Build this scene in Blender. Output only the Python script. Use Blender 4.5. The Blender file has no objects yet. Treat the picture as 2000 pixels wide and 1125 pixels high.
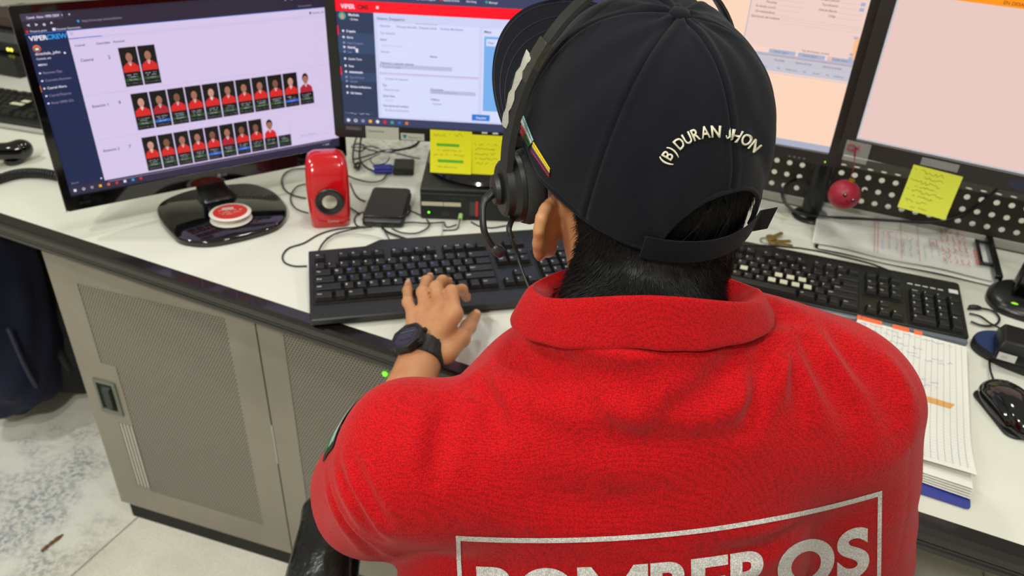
import bpy, bmesh, math, random
import numpy as np
from mathutils import Matrix, Vector, Quaternion
from mathutils.bvhtree import BVHTree

random.seed(7); rng = np.random.default_rng(7)
scene = bpy.context.scene
C = scene.collection

# ------------------------------------------------------------------ camera
FPX, PITCH, ROLL, CZ = 1500.0, math.radians(31.7), math.radians(-2.8), 1.415
_cp, _sp = math.cos(PITCH), math.sin(PITCH)
_down = np.array([0, -_sp, -_cp]); _x = np.array([1.0, 0, 0])
RT = math.cos(ROLL) * _x + math.sin(ROLL) * _down
DN = -math.sin(ROLL) * _x + math.cos(ROLL) * _down
FW = np.array([0, _cp, -_sp])
EYE = np.array([0, 0, CZ])
cam_data = bpy.data.cameras.new('camera')
cam_data.sensor_width = 36.0
cam_data.lens = 36.0 * FPX / 2000.0
cam_data.clip_start = 0.02; cam_data.clip_end = 40
cam_data.dof.use_dof = True
cam_data.dof.focus_distance = 0.60
cam_data.dof.aperture_fstop = 9.5
cam = bpy.data.objects.new('camera', cam_data); C.objects.link(cam)
cam.matrix_world = Matrix(((RT[0], -DN[0], -FW[0], 0), (RT[1], -DN[1], -FW[1], 0), (RT[2], -DN[2], -FW[2], CZ), (0, 0, 0, 1)))
scene.camera = cam

def ray(x, y): return (x - 1000) / FPX * RT + (y - 562.5) / FPX * DN + FW
def pz(x, y, z):
    r = ray(x, y); return EYE + r * ((z - CZ) / r[2])
def pd(x, y, d): return EYE + ray(x, y) * d

# ------------------------------------------------------------------ world, lamps, exposure
w = bpy.data.worlds.new('world'); scene.world = w; w.use_nodes = True
w.node_tree.nodes['Background'].inputs[0].default_value = (0.93, 0.95, 1.0, 1)
w.node_tree.nodes['Background'].inputs[1].default_value = 0.22
def area(name, loc, power, size, target=None, color=(0.985, 1.0, 0.925)):
    l = bpy.data.lights.new(name, 'AREA'); l.energy = power; l.shape = 'DISK'; l.size = size; l.color = color
    o = bpy.data.objects.new(name, l); C.objects.link(o); o.location = loc
    if target is not None:
        o.rotation_euler = (Vector(target) - Vector(loc)).to_track_quat('-Z', 'Y').to_euler()
    return o
LAMPS = [(-1.0, 0.05, 2.62, 12), (0.45, 0.10, 2.62, 8), (-0.15, 1.5, 2.62, 6), (1.35, 1.0, 2.62, 8), (-1.9, 1.0, 2.62, 14), (0.5, 2.7, 2.62, 9), (-0.75, -0.95, 2.62, 37)]  # far-left lamp and the one behind the camera are added to brighten the floor
for i, (x, y, z, p) in enumerate(LAMPS):
    area('unseen_lamp_light', (x, y, z), p, 0.16)
scene.view_settings.view_transform = 'Standard'
scene.view_settings.look = 'None'
scene.view_settings.exposure = 0.0
scene.view_settings.gamma = 1.0
scene.view_settings.use_curve_mapping = False

# ------------------------------------------------------------------ materials
def lin(c):
    out = []
    for v in c[:3]:
        v = v / 255.0
        out.append(v / 12.92 if v <= 0.04045 else ((v + 0.055) / 1.055) ** 2.4)
    return (*out, 1.0)
_M = {}
def mat(name, col, rough=0.5, metal=0.0, spec=0.5, bump=None, sheen=0.0, coat=0.0, trans=0.0, alpha=1.0, vary=None, sss=0.0):
    if name in _M: return _M[name]
    m = bpy.data.materials.new(name); m.use_nodes = True
    nt = m.node_tree; b = nt.nodes['Principled BSDF']
    b.inputs['Base Color'].default_value = lin(col)
    b.inputs['Roughness'].default_value = rough
    b.inputs['Metallic'].default_value = metal
    b.inputs['Specular IOR Level'].default_value = spec
    b.inputs['Sheen Weight'].default_value = sheen
    b.inputs['Coat Weight'].default_value = coat
    b.inputs['Transmission Weight'].default_value = trans
    b.inputs['Alpha'].default_value = alpha
    if sss:
        b.inputs['Subsurface Weight'].default_value = sss
        b.inputs['Subsurface Radius'].default_value = (0.012, 0.004, 0.002)
        b.inputs['Subsurface Scale'].default_value = 1.0
    tc = None
    def coord():
        nonlocal tc
        if tc is None: tc = nt.nodes.new('ShaderNodeTexCoord')
        return tc.outputs['Object']
    if vary:                       # (second colour, noise scale, low, high)
        n = nt.nodes.new('ShaderNodeTexNoise'); n.inputs['Scale'].default_value = vary[1]; n.inputs['Detail'].default_value = 5
        nt.links.new(coord(), n.inputs['Vector'])
        mr = nt.nodes.new('ShaderNodeMapRange'); mr.inputs[1].default_value = vary[2]; mr.inputs[2].default_value = vary[3]
        nt.links.new(n.outputs['Fac'], mr.inputs[0])
        mx = nt.nodes.new('ShaderNodeMix'); mx.data_type = 'RGBA'
        mx.inputs[6].default_value = lin(col); mx.inputs[7].default_value = lin(vary[0])
        nt.links.new(mr.outputs[0], mx.inputs[0]); nt.links.new(mx.outputs[2], b.inputs['Base Color'])
    if bump:                       # (kind, scale, strength, distance)
        if bump[0] == 'noise':
            t = nt.nodes.new('ShaderNodeTexNoise'); t.inputs['Detail'].default_value = 4; out = t.outputs['Fac']
        else:
            t = nt.nodes.new('ShaderNodeTexVoronoi'); out = t.outputs['Distance']
        t.inputs['Scale'].default_value = bump[1]
        nt.links.new(coord(), t.inputs['Vector'])
        bp = nt.nodes.new('ShaderNodeBump'); bp.inputs['Strength'].default_value = bump[2]; bp.inputs['Distance'].default_value = bump[3]
        nt.links.new(out, bp.inputs['Height']); nt.links.new(bp.outputs[0], b.inputs['Normal'])
    _M[name] = m; return m
def glow(name, col, strength=1.0):
    if name in _M: return _M[name]
    m = bpy.data.materials.new(name); m.use_nodes = True; b = m.node_tree.nodes['Principled BSDF']
    b.inputs['Base Color'].default_value = (0.01, 0.01, 0.01, 1); b.inputs['Roughness'].default_value = 0.35
    b.inputs['Specular IOR Level'].default_value = 0.2
    b.inputs['Emission Color'].default_value = lin(col); b.inputs['Emission Strength'].default_value = strength
    _M[name] = m; return m

# ------------------------------------------------------------------ mesh building
WM = {}
def T3(x=0, y=0, z=0): return Matrix.Translation((x, y, z))
def RZ(a): return Matrix.Rotation(math.radians(a), 4, 'Z')
def RX(a): return Matrix.Rotation(math.radians(a), 4, 'X')
def RY(a): return Matrix.Rotation(math.radians(a), 4, 'Y')
I4 = Matrix.Identity(4)
def tagp(o, label=None, cat=None, group=None, kind=None):
    if label: o['label'] = label
    if cat: o['category'] = cat
    if group: o['group'] = group
    if kind: o['kind'] = kind
    return o
def thing(name, label, cat, M=I4, group=None):
    o = bpy.data.objects.new(name, None); C.objects.link(o); o.empty_display_size = 0.05
    o.matrix_world = M; WM[o.name] = M.copy()
    return tagp(o, label, cat, group)
def basis(d):
    d = np.array(d, float); d /= np.linalg.norm(d) + 1e-12
    a = np.array([0, 0, 1.0]) if abs(d[2]) < .9 else np.array([1.0, 0, 0])
    u = np.cross(a, d); u /= np.linalg.norm(u); return u, np.cross(d, u), d
def smooth_path(pts, n=8, closed=False):
    P = [np.array(p, float) for p in pts]
    if len(P) < 3: return P
    out = []; m = len(P)
    rngi = range(m if closed else m - 1)
    for i in rngi:
        p0 = P[(i - 1) % m] if (closed or i > 0) else P[0]
        p1, p2 = P[i], P[(i + 1) % m]
        p3 = P[(i + 2) % m] if (closed or i + 2 < m) else P[-1]
        for k in range(n):
            t = k / n
            out.append(.5 * ((2 * p1) + (-p0 + p2) * t + (2 * p0 - 5 * p1 + 4 * p2 - p3) * t * t + (-p0 + 3 * p1 - 3 * p2 + p3) * t ** 3))
    if not closed: out.append(P[-1])
    return out
class MB:
    def __init__(s): s.v = []; s.f = []; s.m = []; s.mats = []
    def mi(s, m):
        if m is None: return 0
        if m not in s.mats: s.mats.append(m)
        return s.mats.index(m)
    def add(s, vs, fs, m=None, M=None):
        k = len(s.v)
        if M is not None: vs = [tuple(M @ Vector(v)) for v in vs]
        s.v.extend([tuple(float(c) for c in v) for v in vs]); s.f.extend([tuple(int(i) + k for i in f) for f in fs])
        s.m.extend([s.mi(m)] * len(fs)); return s
    def box(s, x0, x1, y0, y1, z0, z1, m=None, M=None):
        v = [(x, y, z) for z in (z0, z1) for y in (y0, y1) for x in (x0, x1)]
        return s.add(v, [(0, 2, 3, 1), (4, 5, 7, 6), (0, 1, 5, 4), (2, 6, 7, 3), (0, 4, 6, 2), (1, 3, 7, 5)], m, M)
    def rbox(s, x0, x1, y0, y1, z0, z1, r=.004, m=None, M=None, n=3):
        # box with rounded vertical corners and a small chamfer at top and bottom
        c = min(r * .6, (z1 - z0) / 3)
        def ring(ins, z):
            rr = max(r - ins, 1e-5); out = []
            for cx, cy, a0 in ((x1 - r, y1 - r, 0), (x0 + r, y1 - r, 90), (x0 + r, y0 + r, 180), (x1 - r, y0 + r, 270)):
                for k in range(n + 1):
                    a = math.radians(a0 + 90 * k / n); out.append((cx + rr * math.cos(a), cy + rr * math.sin(a), z))
            return out
        return s.loft([ring(c, z0), ring(0, z0 + c), ring(0, z1 - c), ring(c, z1)], True, True, m, M)
    def loft(s, rings, cap0=True, cap1=True, m=None, M=None, closed=True):
        n = len(rings[0]); v = [p for r in rings for p in r]; f = []
        for i in range(len(rings) - 1):
            for j in range(n if closed else n - 1):
                a, b = i * n + j, i * n + (j + 1) % n
                f.append((a, b, b + n, a + n))
        if cap0: f.append(tuple(range(n - 1, -1, -1)))
        if cap1: f.append(tuple((len(rings) - 1) * n + j for j in range(n)))
        return s.add(v, f, m, M)
    def lathe(s, prof, n=32, m=None, M=None):      # prof: list of (r, z) from bottom up
        rings = [[(r * math.cos(2 * math.pi * k / n), r * math.sin(2 * math.pi * k / n), z) for k in range(n)] for r, z in prof]
        return s.loft(rings, True, True, m, M)
    def poly(s, pts, z0, z1, m=None, M=None, ins=0.0):
        P = [np.array(p[:2], float) for p in pts]
        a = sum(P[i][0] * P[(i + 1) % len(P)][1] - P[(i + 1) % len(P)][0] * P[i][1] for i in range(len(P)))
        if a < 0: P = P[::-1]
        c = sum(P) / len(P)
        def ring(z, i):
            return [tuple(c + (p - c) * (1 - i / max(np.linalg.norm(p - c), 1e-6))) + (z,) for p in P]
        if ins: return s.loft([ring(z0, 0), ring(z1 - ins, 0), ring(z1, ins)], True, True, m, M)
        return s.loft([ring(z0, 0), ring(z1, 0)], True, True, m, M)
    def tube(s, pts, r, n=8, m=None, M=None, closed=False, flat=None, caps=True):
        P = [np.array(p, float) for p in pts]; N = len(P)
        rr = r if hasattr(r, '__len__') else [r] * N
        T = []
        for i in range(N):
            if closed: d = P[(i + 1) % N] - P[i - 1]
            else: d = P[min(i + 1, N - 1)] - P[max(i - 1, 0)]
            T.append(d / (np.linalg.norm(d) + 1e-12))
        u, _, _ = basis(T[0]); rings = []
        for i in range(N):
            u = u - T[i] * (u @ T[i]); u /= np.linalg.norm(u) + 1e-12; w_ = np.cross(T[i], u)
            fx, fy = (1, 1) if flat is None else flat
            rings.append([tuple(P[i] + rr[i] * (fx * math.cos(2 * math.pi * k / n) * u + fy * math.sin(2 * math.pi * k / n) * w_)) for k in range(n)])
        if closed: rings.append(rings[0])
        return s.loft(rings, caps and not closed, caps and not closed, m, M)
    def sphere(s, c, r, nu=20, nv=12, m=None, M=None):
        r = r if hasattr(r, '__len__') else (r, r, r)
        rings = []
        for i in range(1, nv):
            a = math.pi * i / nv
            rings.append([(c[0] + r[0] * math.sin(a) * math.cos(2 * math.pi * k / nu), c[1] + r[1] * math.sin(a) * math.sin(2 * math.pi * k / nu), c[2] - r[2] * math.cos(a)) for k in range(nu)])
        return s.loft(rings, True, True, m, M)
    def build(s, name, m, parent=None, frame=I4, smooth=True, origin=None, bevel=0, solid=0, sub=0, angle=40):
        mats = [m] if not isinstance(m, (list, tuple)) else list(m)
        mats = mats if not s.mats else s.mats
        if parent is not None: X = WM[parent.name].inverted() @ frame
        elif origin is not None: X = Matrix.Translation(Vector(origin)).inverted() @ frame
        else: X = frame
        A = np.array(s.v, float).reshape(-1, 3); R = np.array(X)
        A = A @ R[:3, :3].T + R[:3, 3]
        me = bpy.data.meshes.new(name); me.from_pydata(A.tolist(), [], s.f); me.validate(clean_customdata=False)
        for q in mats: me.materials.append(q)
        if len(mats) > 1 and len(me.polygons) == len(s.m): me.polygons.foreach_set('material_index', s.m)
        if smooth:
            me.polygons.foreach_set('use_smooth', [True] * len(me.polygons))
            me.update()
            if angle < 180: me.set_sharp_from_angle(angle=math.radians(angle))
        me.update()
        o = bpy.data.objects.new(name, me); C.objects.link(o)
        if parent is not None: o.parent = parent; WM[o.name] = WM[parent.name].copy()
        elif origin is not None: o.location = origin; WM[o.name] = Matrix.Translation(Vector(origin))
        else: WM[o.name] = I4.copy()
        if bevel:
            b = o.modifiers.new('bevel', 'BEVEL'); b.width = bevel; b.segments = 2; b.limit_method = 'ANGLE'; b.angle_limit = math.radians(40); b.harden_normals = False
        if solid:
            b = o.modifiers.new('solid', 'SOLIDIFY'); b.thickness = solid; b.offset = 0
        if sub:
            b = o.modifiers.new('sub', 'SUBSURF'); b.levels = sub; b.render_levels = sub
        return o
# text as flat triangles in the xy plane
_G = {}
def glyph(s_, bold=0.0, align='LEFT'):
    k = (s_, bold, align)
    if k not in _G:
        cu = bpy.data.curves.new('t', 'FONT'); cu.body = s_; cu.size = 1.0; cu.offset = bold; cu.align_x = align; cu.resolution_u = 8 if bold > .035 else 3
        o = bpy.data.objects.new('t', cu); me = bpy.data.meshes.new_from_object(o)
        _G[k] = ([tuple(v.co)[:2] for v in me.vertices], [tuple(p.vertices) for p in me.polygons])
        bpy.data.objects.remove(o); bpy.data.curves.remove(cu); bpy.data.meshes.remove(me)
    return _G[k]
class Flat(MB):      # flat drawing in local x,z plane facing -y ; u = x, v = z ; layer lifts towards -y
    L = .00012
    def _p(s, pts, m, layer): return s.add([(u, -layer * s.L, v) for u, v in pts], [tuple(range(len(pts)))], m)
    def rect(s, u0, v0, u1, v1, m, layer=1): return s._p([(u0, v0), (u1, v0), (u1, v1), (u0, v1)], m, layer)
    def oval(s, u, v, a, b, m, layer=1, n=16): return s._p([(u + a * math.cos(2 * math.pi * k / n), v + b * math.sin(2 * math.pi * k / n)) for k in range(n)], m, layer)
    def pgon(s, pts, m, layer=1): return s._p(pts, m, layer)
    def text(s, u, v, size, t, m, layer=2, bold=0.0, align='LEFT', wide=1.0):
        gv, gf = glyph(t, bold, align)
        return s.add([(u + x * size * wide, -layer * s.L, v + y * size) for x, y in gv], gf, m)
    def line(s, pts, wd, m, layer=2):
        for (a, b), (c, d) in zip(pts[:-1], pts[1:]):
            l = math.hypot(c - a, d - b) + 1e-9; nx, ny = -(d - b) / l * wd / 2, (c - a) / l * wd / 2
            s._p([(a + nx, b + ny), (a - nx, b - ny), (c - nx, d - ny), (c + nx, d + ny)], m, layer)
        return s
    def scribble(s, u0, v0, u1, h, m, layer=2, wd=.0004):
        u = u0; pts = []
        while u < u1:
            pts.append((u, v0 + random.uniform(0, h))); u += random.uniform(.25, .7) * h
            if random.random() < .13:
                if len(pts) > 1: s.line(pts, wd, m, layer)
                pts = []; u += h * .6
        if len(pts) > 1: s.line(pts, wd, m, layer)
        return s

# ------------------------------------------------------------------ signed distance shapes -> one continuous surface
def cap(p, a, b, r1, r2=None):
    r2 = r1 if r2 is None else r2
    a = np.asarray(a, float); b = np.asarray(b, float); ab = b - a
    t = np.clip(((p - a) @ ab) / (ab @ ab), 0, 1)
    return np.linalg.norm(p - a - t[:, None] * ab, axis=1) - (r1 + (r2 - r1) * t)
def ell(p, c, r, R=None):
    q = p - np.asarray(c, float)
    if R is not None: q = q @ np.asarray(R)      # columns of R = local axes
    r = np.asarray(r, float)
    k0 = np.linalg.norm(q / r, axis=1); k1 = np.linalg.norm(q / (r * r), axis=1) + 1e-9
    return k0 * (k0 - 1) / k1
def smin(a, b, k):
    h = np.clip(.5 + .5 * (b - a) / k, 0, 1); return b + (a - b) * h - k * h * (1 - h)
def smax(a, b, k): return -smin(-a, -b, k)
def polycap(p, pts, rs, k=.01):
    d = None
    for i in range(len(pts) - 1):
        e = cap(p, pts[i], pts[i + 1], rs[i], rs[i + 1]); d = e if d is None else smin(d, e, k)
    return d
def surf(f, lo, hi, h):
    lo = np.array(lo, float); hi = np.array(hi, float); B = 8
    nb = np.ceil((hi - lo) / (h * B)).astype(int); n = nb * B + 1
    g = np.stack(np.meshgrid(*[np.arange(k) for k in nb], indexing='ij'), -1).reshape(-1, 3)
    cen = lo + (g + .5) * B * h
    d = f(cen); act = np.abs(d) < B * h * 1.15
    V = np.full(tuple(n), 1.0, np.float32)
    for gi, dd in zip(g[~act], d[~act]):
        if dd < 0: V[gi[0] * B:gi[0] * B + B + 1, gi[1] * B:gi[1] * B + B + 1, gi[2] * B:gi[2] * B + B + 1] = -1
    o = np.stack(np.meshgrid(*[np.arange(B + 1)] * 3, indexing='ij'), -1).reshape(-1, 3)
    ga = g[act]
    for c0 in range(0, len(ga), 400):
        gg = ga[c0:c0 + 400]
        idx = (gg[:, None, :] * B + o[None]).reshape(-1, 3)
        V[idx[:, 0], idx[:, 1], idx[:, 2]] = f(lo + idx * h)
    S = V < 0
    cnt = sum(S[i:n[0] - 1 + i, j:n[1] - 1 + j, k:n[2] - 1 + k].astype(np.int8) for i in (0, 1) for j in (0, 1) for k in (0, 1))
    cells = np.argwhere((cnt > 0) & (cnt < 8))
    cid = np.full(tuple(n - 1), -1, np.int32); cid[cells[:, 0], cells[:, 1], cells[:, 2]] = np.arange(len(cells))
    acc = np.zeros((len(cells), 3)); num = np.zeros(len(cells))
    co = [(i, j, k) for i in (0, 1) for j in (0, 1) for k in (0, 1)]
    val = {c: V[cells[:, 0] + c[0], cells[:, 1] + c[1], cells[:, 2] + c[2]] for c in co}
    for c in co:
        for ax in range(3):
            if c[ax] == 0:
                e = list(c); e[ax] = 1; e = tuple(e); a, b = val[c], val[e]; m_ = (a < 0) != (b < 0)
                t = np.where(m_, a / np.where(m_, a - b, 1), 0)
                pt = np.array(c, float)[None].repeat(len(cells), 0); pt[:, ax] = t
                acc += pt * m_[:, None]; num += m_
    P = lo + (cells + acc / num[:, None]) * h
    F = []
    for ax in range(3):
        a1, a2 = (ax + 1) % 3, (ax + 2) % 3
        sl0 = [slice(None)] * 3; sl1 = [slice(None)] * 3; sl0[ax] = slice(0, -1); sl1[ax] = slice(1, None)
        ch = S[tuple(sl0)] != S[tuple(sl1)]
        E = np.argwhere(ch); E = E[(E[:, a1] > 0) & (E[:, a2] > 0) & (E[:, a1] < n[a1] - 1) & (E[:, a2] < n[a2] - 1)]
        ins = S[E[:, 0], E[:, 1], E[:, 2]]
        q = []
        for d1, d2 in ((1, 1), (0, 1), (0, 0), (1, 0)):
            c = E.copy(); c[:, a1] -= d1; c[:, a2] -= d2; q.append(cid[c[:, 0], c[:, 1], c[:, 2]])
        q = np.stack(q, 1); q = q[(q >= 0).all(1)] if not len(ins) else q
        q[~ins] = q[~ins][:, ::-1]
        F.append(q[(q >= 0).all(1)])
    F = np.concatenate(F)
    return P, F
def surf_obj(name, f, lo, hi, h, m, parent, relax=2, mats=None, mfun=None):
    P, F = surf(f, lo, hi, h)
    for _ in range(relax):                    # light smoothing of the net
        acc = np.zeros_like(P); num = np.zeros(len(P))
        for a, b in ((0, 1), (1, 2), (2, 3), (3, 0)):
            np.add.at(acc, F[:, a], P[F[:, b]]); np.add.at(num, F[:, a], 1)
            np.add.at(acc, F[:, b], P[F[:, a]]); np.add.at(num, F[:, b], 1)
        P = P * .5 + .5 * acc / np.maximum(num, 1)[:, None]
    o = MB(); o.v = P.tolist(); o.f = F.tolist(); o.m = [0] * len(F)
    ob = o.build(name, m, parent, angle=180)
    return ob, P, F
# ------------------------------------------------------------------ the setting
DM = RZ(-23.5)                                   # desk frame: x along the desk edge, y away from the operator
def dw(s, n, z): return np.array(DM @ Vector((s, n, z)))
ZD = .75
white_lam = mat('desk_laminate', (226, 225, 214), .28, vary=((218, 217, 206), 3, .4, .7))
black_trim = mat('desk_trim_black', (22, 20, 20), .22, coat=.3)
wall_m = mat('wall_paint', (226, 224, 214), .7, bump=('noise', 60, .08, .002))
ceil_m = mat('ceiling_paint', (235, 235, 230), .8)

def floor_material():
    m = bpy.data.materials.new('floor_tile'); m.use_nodes = True; nt = m.node_tree; b = nt.nodes['Principled BSDF']
    N, L = nt.nodes, nt.links
    tc = N.new('ShaderNodeTexCoord')
    def noise(scale, det, rough=.6):
        n = N.new('ShaderNodeTexNoise'); n.inputs['Scale'].default_value = scale; n.inputs['Detail'].default_value = det; n.inputs['Roughness'].default_value = rough
        L.new(tc.outputs['Object'], n.inputs['Vector']); return n.outputs['Fac']
    def mr(x, a, b_, c=0, d=1):
        n = N.new('ShaderNodeMapRange'); n.inputs[1].default_value = a; n.inputs[2].default_value = b_; n.inputs[3].default_value = c; n.inputs[4].default_value = d
        L.new(x, n.inputs[0]); return n.outputs[0]
    def mix(f, a, b_):
        n = N.new('ShaderNodeMix'); n.data_type = 'RGBA'; L.new(f, n.inputs[0])
        for s_, v in ((6, a), (7, b_)):
            if isinstance(v, tuple): n.inputs[s_].default_value = v
            else: L.new(v, n.inputs[s_])
        return n.outputs[2]
    def mul(a, b_):
        n = N.new('ShaderNodeMath'); n.operation = 'MULTIPLY'; L.new(a, n.inputs[0]); L.new(b_, n.inputs[1]); return n.outputs[0]
    base = mix(mr(noise(6, 6), .35, .65), lin((240, 235, 222)), lin((222, 216, 202)))
    base = mix(mr(noise(220, 3), .45, .62, 0, .25), base, lin((170, 165, 150)))
    # worn scuff marks, a dirty patch of its own left of the cabinet
    gr = N.new('ShaderNodeTexGradient'); gr.gradient_type = 'SPHERICAL'
    mp = N.new('ShaderNodeMapping'); mp.vector_type = 'POINT'
    mp.inputs['Location'].default_value = (1.16 / .36, -1.22 / .36, 0); mp.inputs['Scale'].default_value = (1 / .36, 1 / .36, 1 / .36)
    L.new(tc.outputs['Object'], mp.inputs[0]); L.new(mp.outputs[0], gr.inputs[0])
    scuff = mul(mr(noise(75, 7, .75), .45, .57), mr(noise(6, 3), .44, .60))
    scuff = mul(scuff, mr(gr.outputs['Fac'], .05, .45, 0, .95))
    base = mix(scuff, base, lin((70, 72, 80)))
    cold = mr(gr.outputs['Fac'], .0, .6, 0, .35)
    base = mix(cold, base, lin((226, 232, 242)))
    L.new(base, b.inputs['Base Color']); b.inputs['Roughness'].default_value = .38
    return m
fl = MB()
# tiles of 0.6 m laid at the angle of the grout line seen beside the cabinet
FT = T3(-.904, 1.042, 0) @ RZ(67.5)
gap = .0022; tile = .60
grout_m = mat('grout', (150, 145, 132), .8)
fl.box(-6, 6, -6, 6, -.03, -.0015, grout_m, FT)
fm = floor_material()
for i in range(-6, 7):
    for j in range(-4, 5):
        x0, y0 = j * 2 * tile + gap - .27, i * tile + gap
        fl.box(x0, x0 + 2 * tile - 2 * gap, y0, y0 + tile - 2 * gap, -.0015, 0, fm, FT)
o = fl.build('floor', None, smooth=False); tagp(o, kind='structure')
# the room round the desks
def slabs(name, x0, x1, y0, y1, z0, z1, m):
    o = MB().box(x0, x1, y0, y1, z0, z1).build(name, m, smooth=False, origin=((x0 + x1) / 2, (y0 + y1) / 2, z0)); return tagp(o, kind='structure')
slabs('wall_back', -3.4, 3.2, 4.0, 4.1, 0, 2.7, wall_m)
slabs('wall_left', -3.5, -3.4, -2.6, 4.1, 0, 2.7, wall_m)
slabs('wall_right', 3.2, 3.3, -2.6, 4.1, 0, 2.7, wall_m)
slabs('wall_front', -3.4, 3.2, -2.7, -2.6, 0, 2.7, wall_m)
slabs('ceiling', -3.5, 3.3, -2.7, 4.1, 2.7, 2.78, ceil_m)
slabs('baseboard_back', -3.4, 3.2, 3.985, 4.0, 0, .09, mat('skirting', (60, 60, 58), .5))
slabs('baseboard_left', -3.4, -3.385, -2.6, 3.985, 0, .09, mat('skirting', (60, 60, 58), .5))
slabs('baseboard_right', 3.185, 3.2, -2.6, 3.985, 0, .09, mat('skirting', (60, 60, 58), .5))
lamp_rim = mat('lamp_rim', (235, 235, 232), .4); lamp_core = mat('lamp_core', (60, 60, 60), .5)
for i, (x, y, z, p) in enumerate(LAMPS):
    t = thing('unseen_ceiling_lamp', 'unseen round white surface-mounted ceiling lamp lighting the desks and floor', 'lamp', T3(x, y, 2.63), 'round ceiling lamps')
    MB().lathe([(.085, .07), (.115, .07), (.12, .06), (.12, .005), (.11, 0), (.10, 0), (.095, .01), (.095, .062), (.085, .062)], 32).build('lamp_housing', lamp_rim, t, WM[t.name])
    MB().lathe([(0.001, .055), (.094, .055), (.094, .062), (.001, .062)], 24).build('reflector', lamp_core, t, WM[t.name])

# ------------------------------------------------------------------ the long desk
desk = thing('desk', 'long white laminate control room desk with glossy black edge trim', 'desk', DM @ T3(-.4, 1.17, 0))
S0, S1 = -2.6, 1.75
MB().box(S0, S1, .770, 1.56, .726, .75).build('worktop', white_lam, desk, DM, smooth=False)
# trim profile (n, z) swept along s
prof = [(.770, .7502), (.7485, .7502), (.7445, .7485), (.7425, .7445), (.7425, .7345), (.7445, .731), (.7445, .7285), (.7425, .7265), (.7425, .721), (.745, .7175), (.752, .7155), (.790, .7155), (.790, .7255), (.7698, .7255)]
MB().loft([[(s, n, z) for n, z in prof] for s in (S0, S1)]).build('edge_trim', black_trim, desk, DM, angle=20)
MB().box(S0, S1, .97, 1.0, .714, .726).box(S0, S1, 1.50, 1.54, .655, .726).build('under_frame', mat('frame_dark', (20, 20, 21), .5), desk, DM, smooth=False)
for s in (-2.45, 1.6):
    MB().box(s, s + .05, .83, 1.53, 0, .726).build('side_leg', mat('leg_dark', (34, 34, 35), .5), desk, DM, bevel=.003)
MB().box(-1.38, S1, 1.515, 1.533, .10, .70).build('modesty_panel', mat('modesty_dark', (24, 24, 25), .55), desk, DM, smooth=False)

# the operators' desk on the other side of the screen
d2 = thing('desk', 'white laminate desk on the far side of the perforated screen', 'desk', DM @ T3(-.4, 2.0, 0))
MB().box(S0, S1, 1.595, 2.38, .726, .75).build('worktop', white_lam, d2, DM, smooth=False)
MB().loft([[(s, 3.15 - n, z) for n, z in prof] for s in (S1, S0)]).build('edge_trim', black_trim, d2, DM, angle=20)
for s in (-2.45, 1.6):
    MB().box(s, s + .05, 1.62, 2.34, 0, .726).build('side_leg', mat('leg_dark', (34, 34, 35), .5), d2, DM, bevel=.003)

# ------------------------------------------------------------------ perforated desk screen
panel_m = mat('screen_metal', (62, 57, 52), .45, metal=.3)
plinth_m = mat('plinth_grey', (176, 174, 166), .4)
scr = thing('desk_screen', 'dark grey perforated metal screen standing along the back of the desk', 'screen', DM @ T3(.2, 1.57, .75))
def holes(mb, s0, s1, origin, ups, p, r, m=None, n=12):
    # sheet of square cells, each with a round hole; origin + s*x + up vector
    def P(s, t):
        y, z = ups(t); return (s, y, z)
    k0 = math.floor((s0 - origin) / p + .5); k1 = math.floor((s1 - origin) / p + .5)
    for k in range(k0, k1 + 1):
        cs = origin + k * p
        for j in range(p_rows):
            ct = p_t0 + j * p_dt
            vs = []; hs = p / 2; ht = p_dt / 2
            for q in range(n):
                a = 2 * math.pi * (q + .5) / n; ca, sa = math.cos(a), math.sin(a); k_ = 1 / max(abs(ca), abs(sa))
                vs.append(P(cs + ca * k_ * hs, ct + sa * k_ * ht))
            for q in range(n):
                a = 2 * math.pi * (q + .5) / n; vs.append(P(cs + r * math.cos(a), ct + r * math.sin(a)))
            mb.add(vs, [(q, (q + 1) % n, n + (q + 1) % n, n + q) for q in range(n)] , m)
            # square corners
            for (cx, cy) in ((1, 1), (-1, 1), (-1, -1), (1, -1)):
                a1 = [i for i in range(n) if math.cos(2 * math.pi * (i + .5) / n) * cx > 0 and math.sin(2 * math.pi * (i + .5) / n) * cy > 0]
                best = sorted(a1, key=lambda i: abs(abs(math.cos(2 * math.pi * (i + .5) / n)) - abs(math.sin(2 * math.pi * (i + .5) / n))))[:2]
                if len(best) == 2:
                    i, j2 = best
                    pa, pb = vs[i], vs[j2]
                    mb.add([pa, P(cs + cx * hs, ct + cy * ht), pb], [(0, 1, 2)], m)
pan = MB()
p_rows, p_t0, p_dt = 3, .036, .025
hs0 = -.108
def up1(t): return (1.57, .75 + t)
holes(pan, -2.4, 1.6, hs0, up1, .025, .0054)
p_rows, p_t0, p_dt = 1, .1125, .025
def up2(t):
    if t < .1: return (1.57, .75 + t)
    q = t - .1; return (1.5705 + q, .8485)
holes(pan, -2.4, 1.6, hs0, lambda t: up2(t), .025, .0062)
pan.build('perforated_sheet', panel_m, scr, DM, smooth=False, solid=.0012)
q = MB(); q.box(-2.42, 1.62, 1.5694, 1.5706, .768, .7735); q.box(-2.42, 1.62, 1.5955, 1.632, .8478, .8492)
q.build('back_rail', panel_m, scr, DM, smooth=False)
MB().box(-2.42, 1.62, 1.565, 1.585, .75, .768).build('plinth', plinth_m, scr, DM, bevel=.001)

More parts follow.
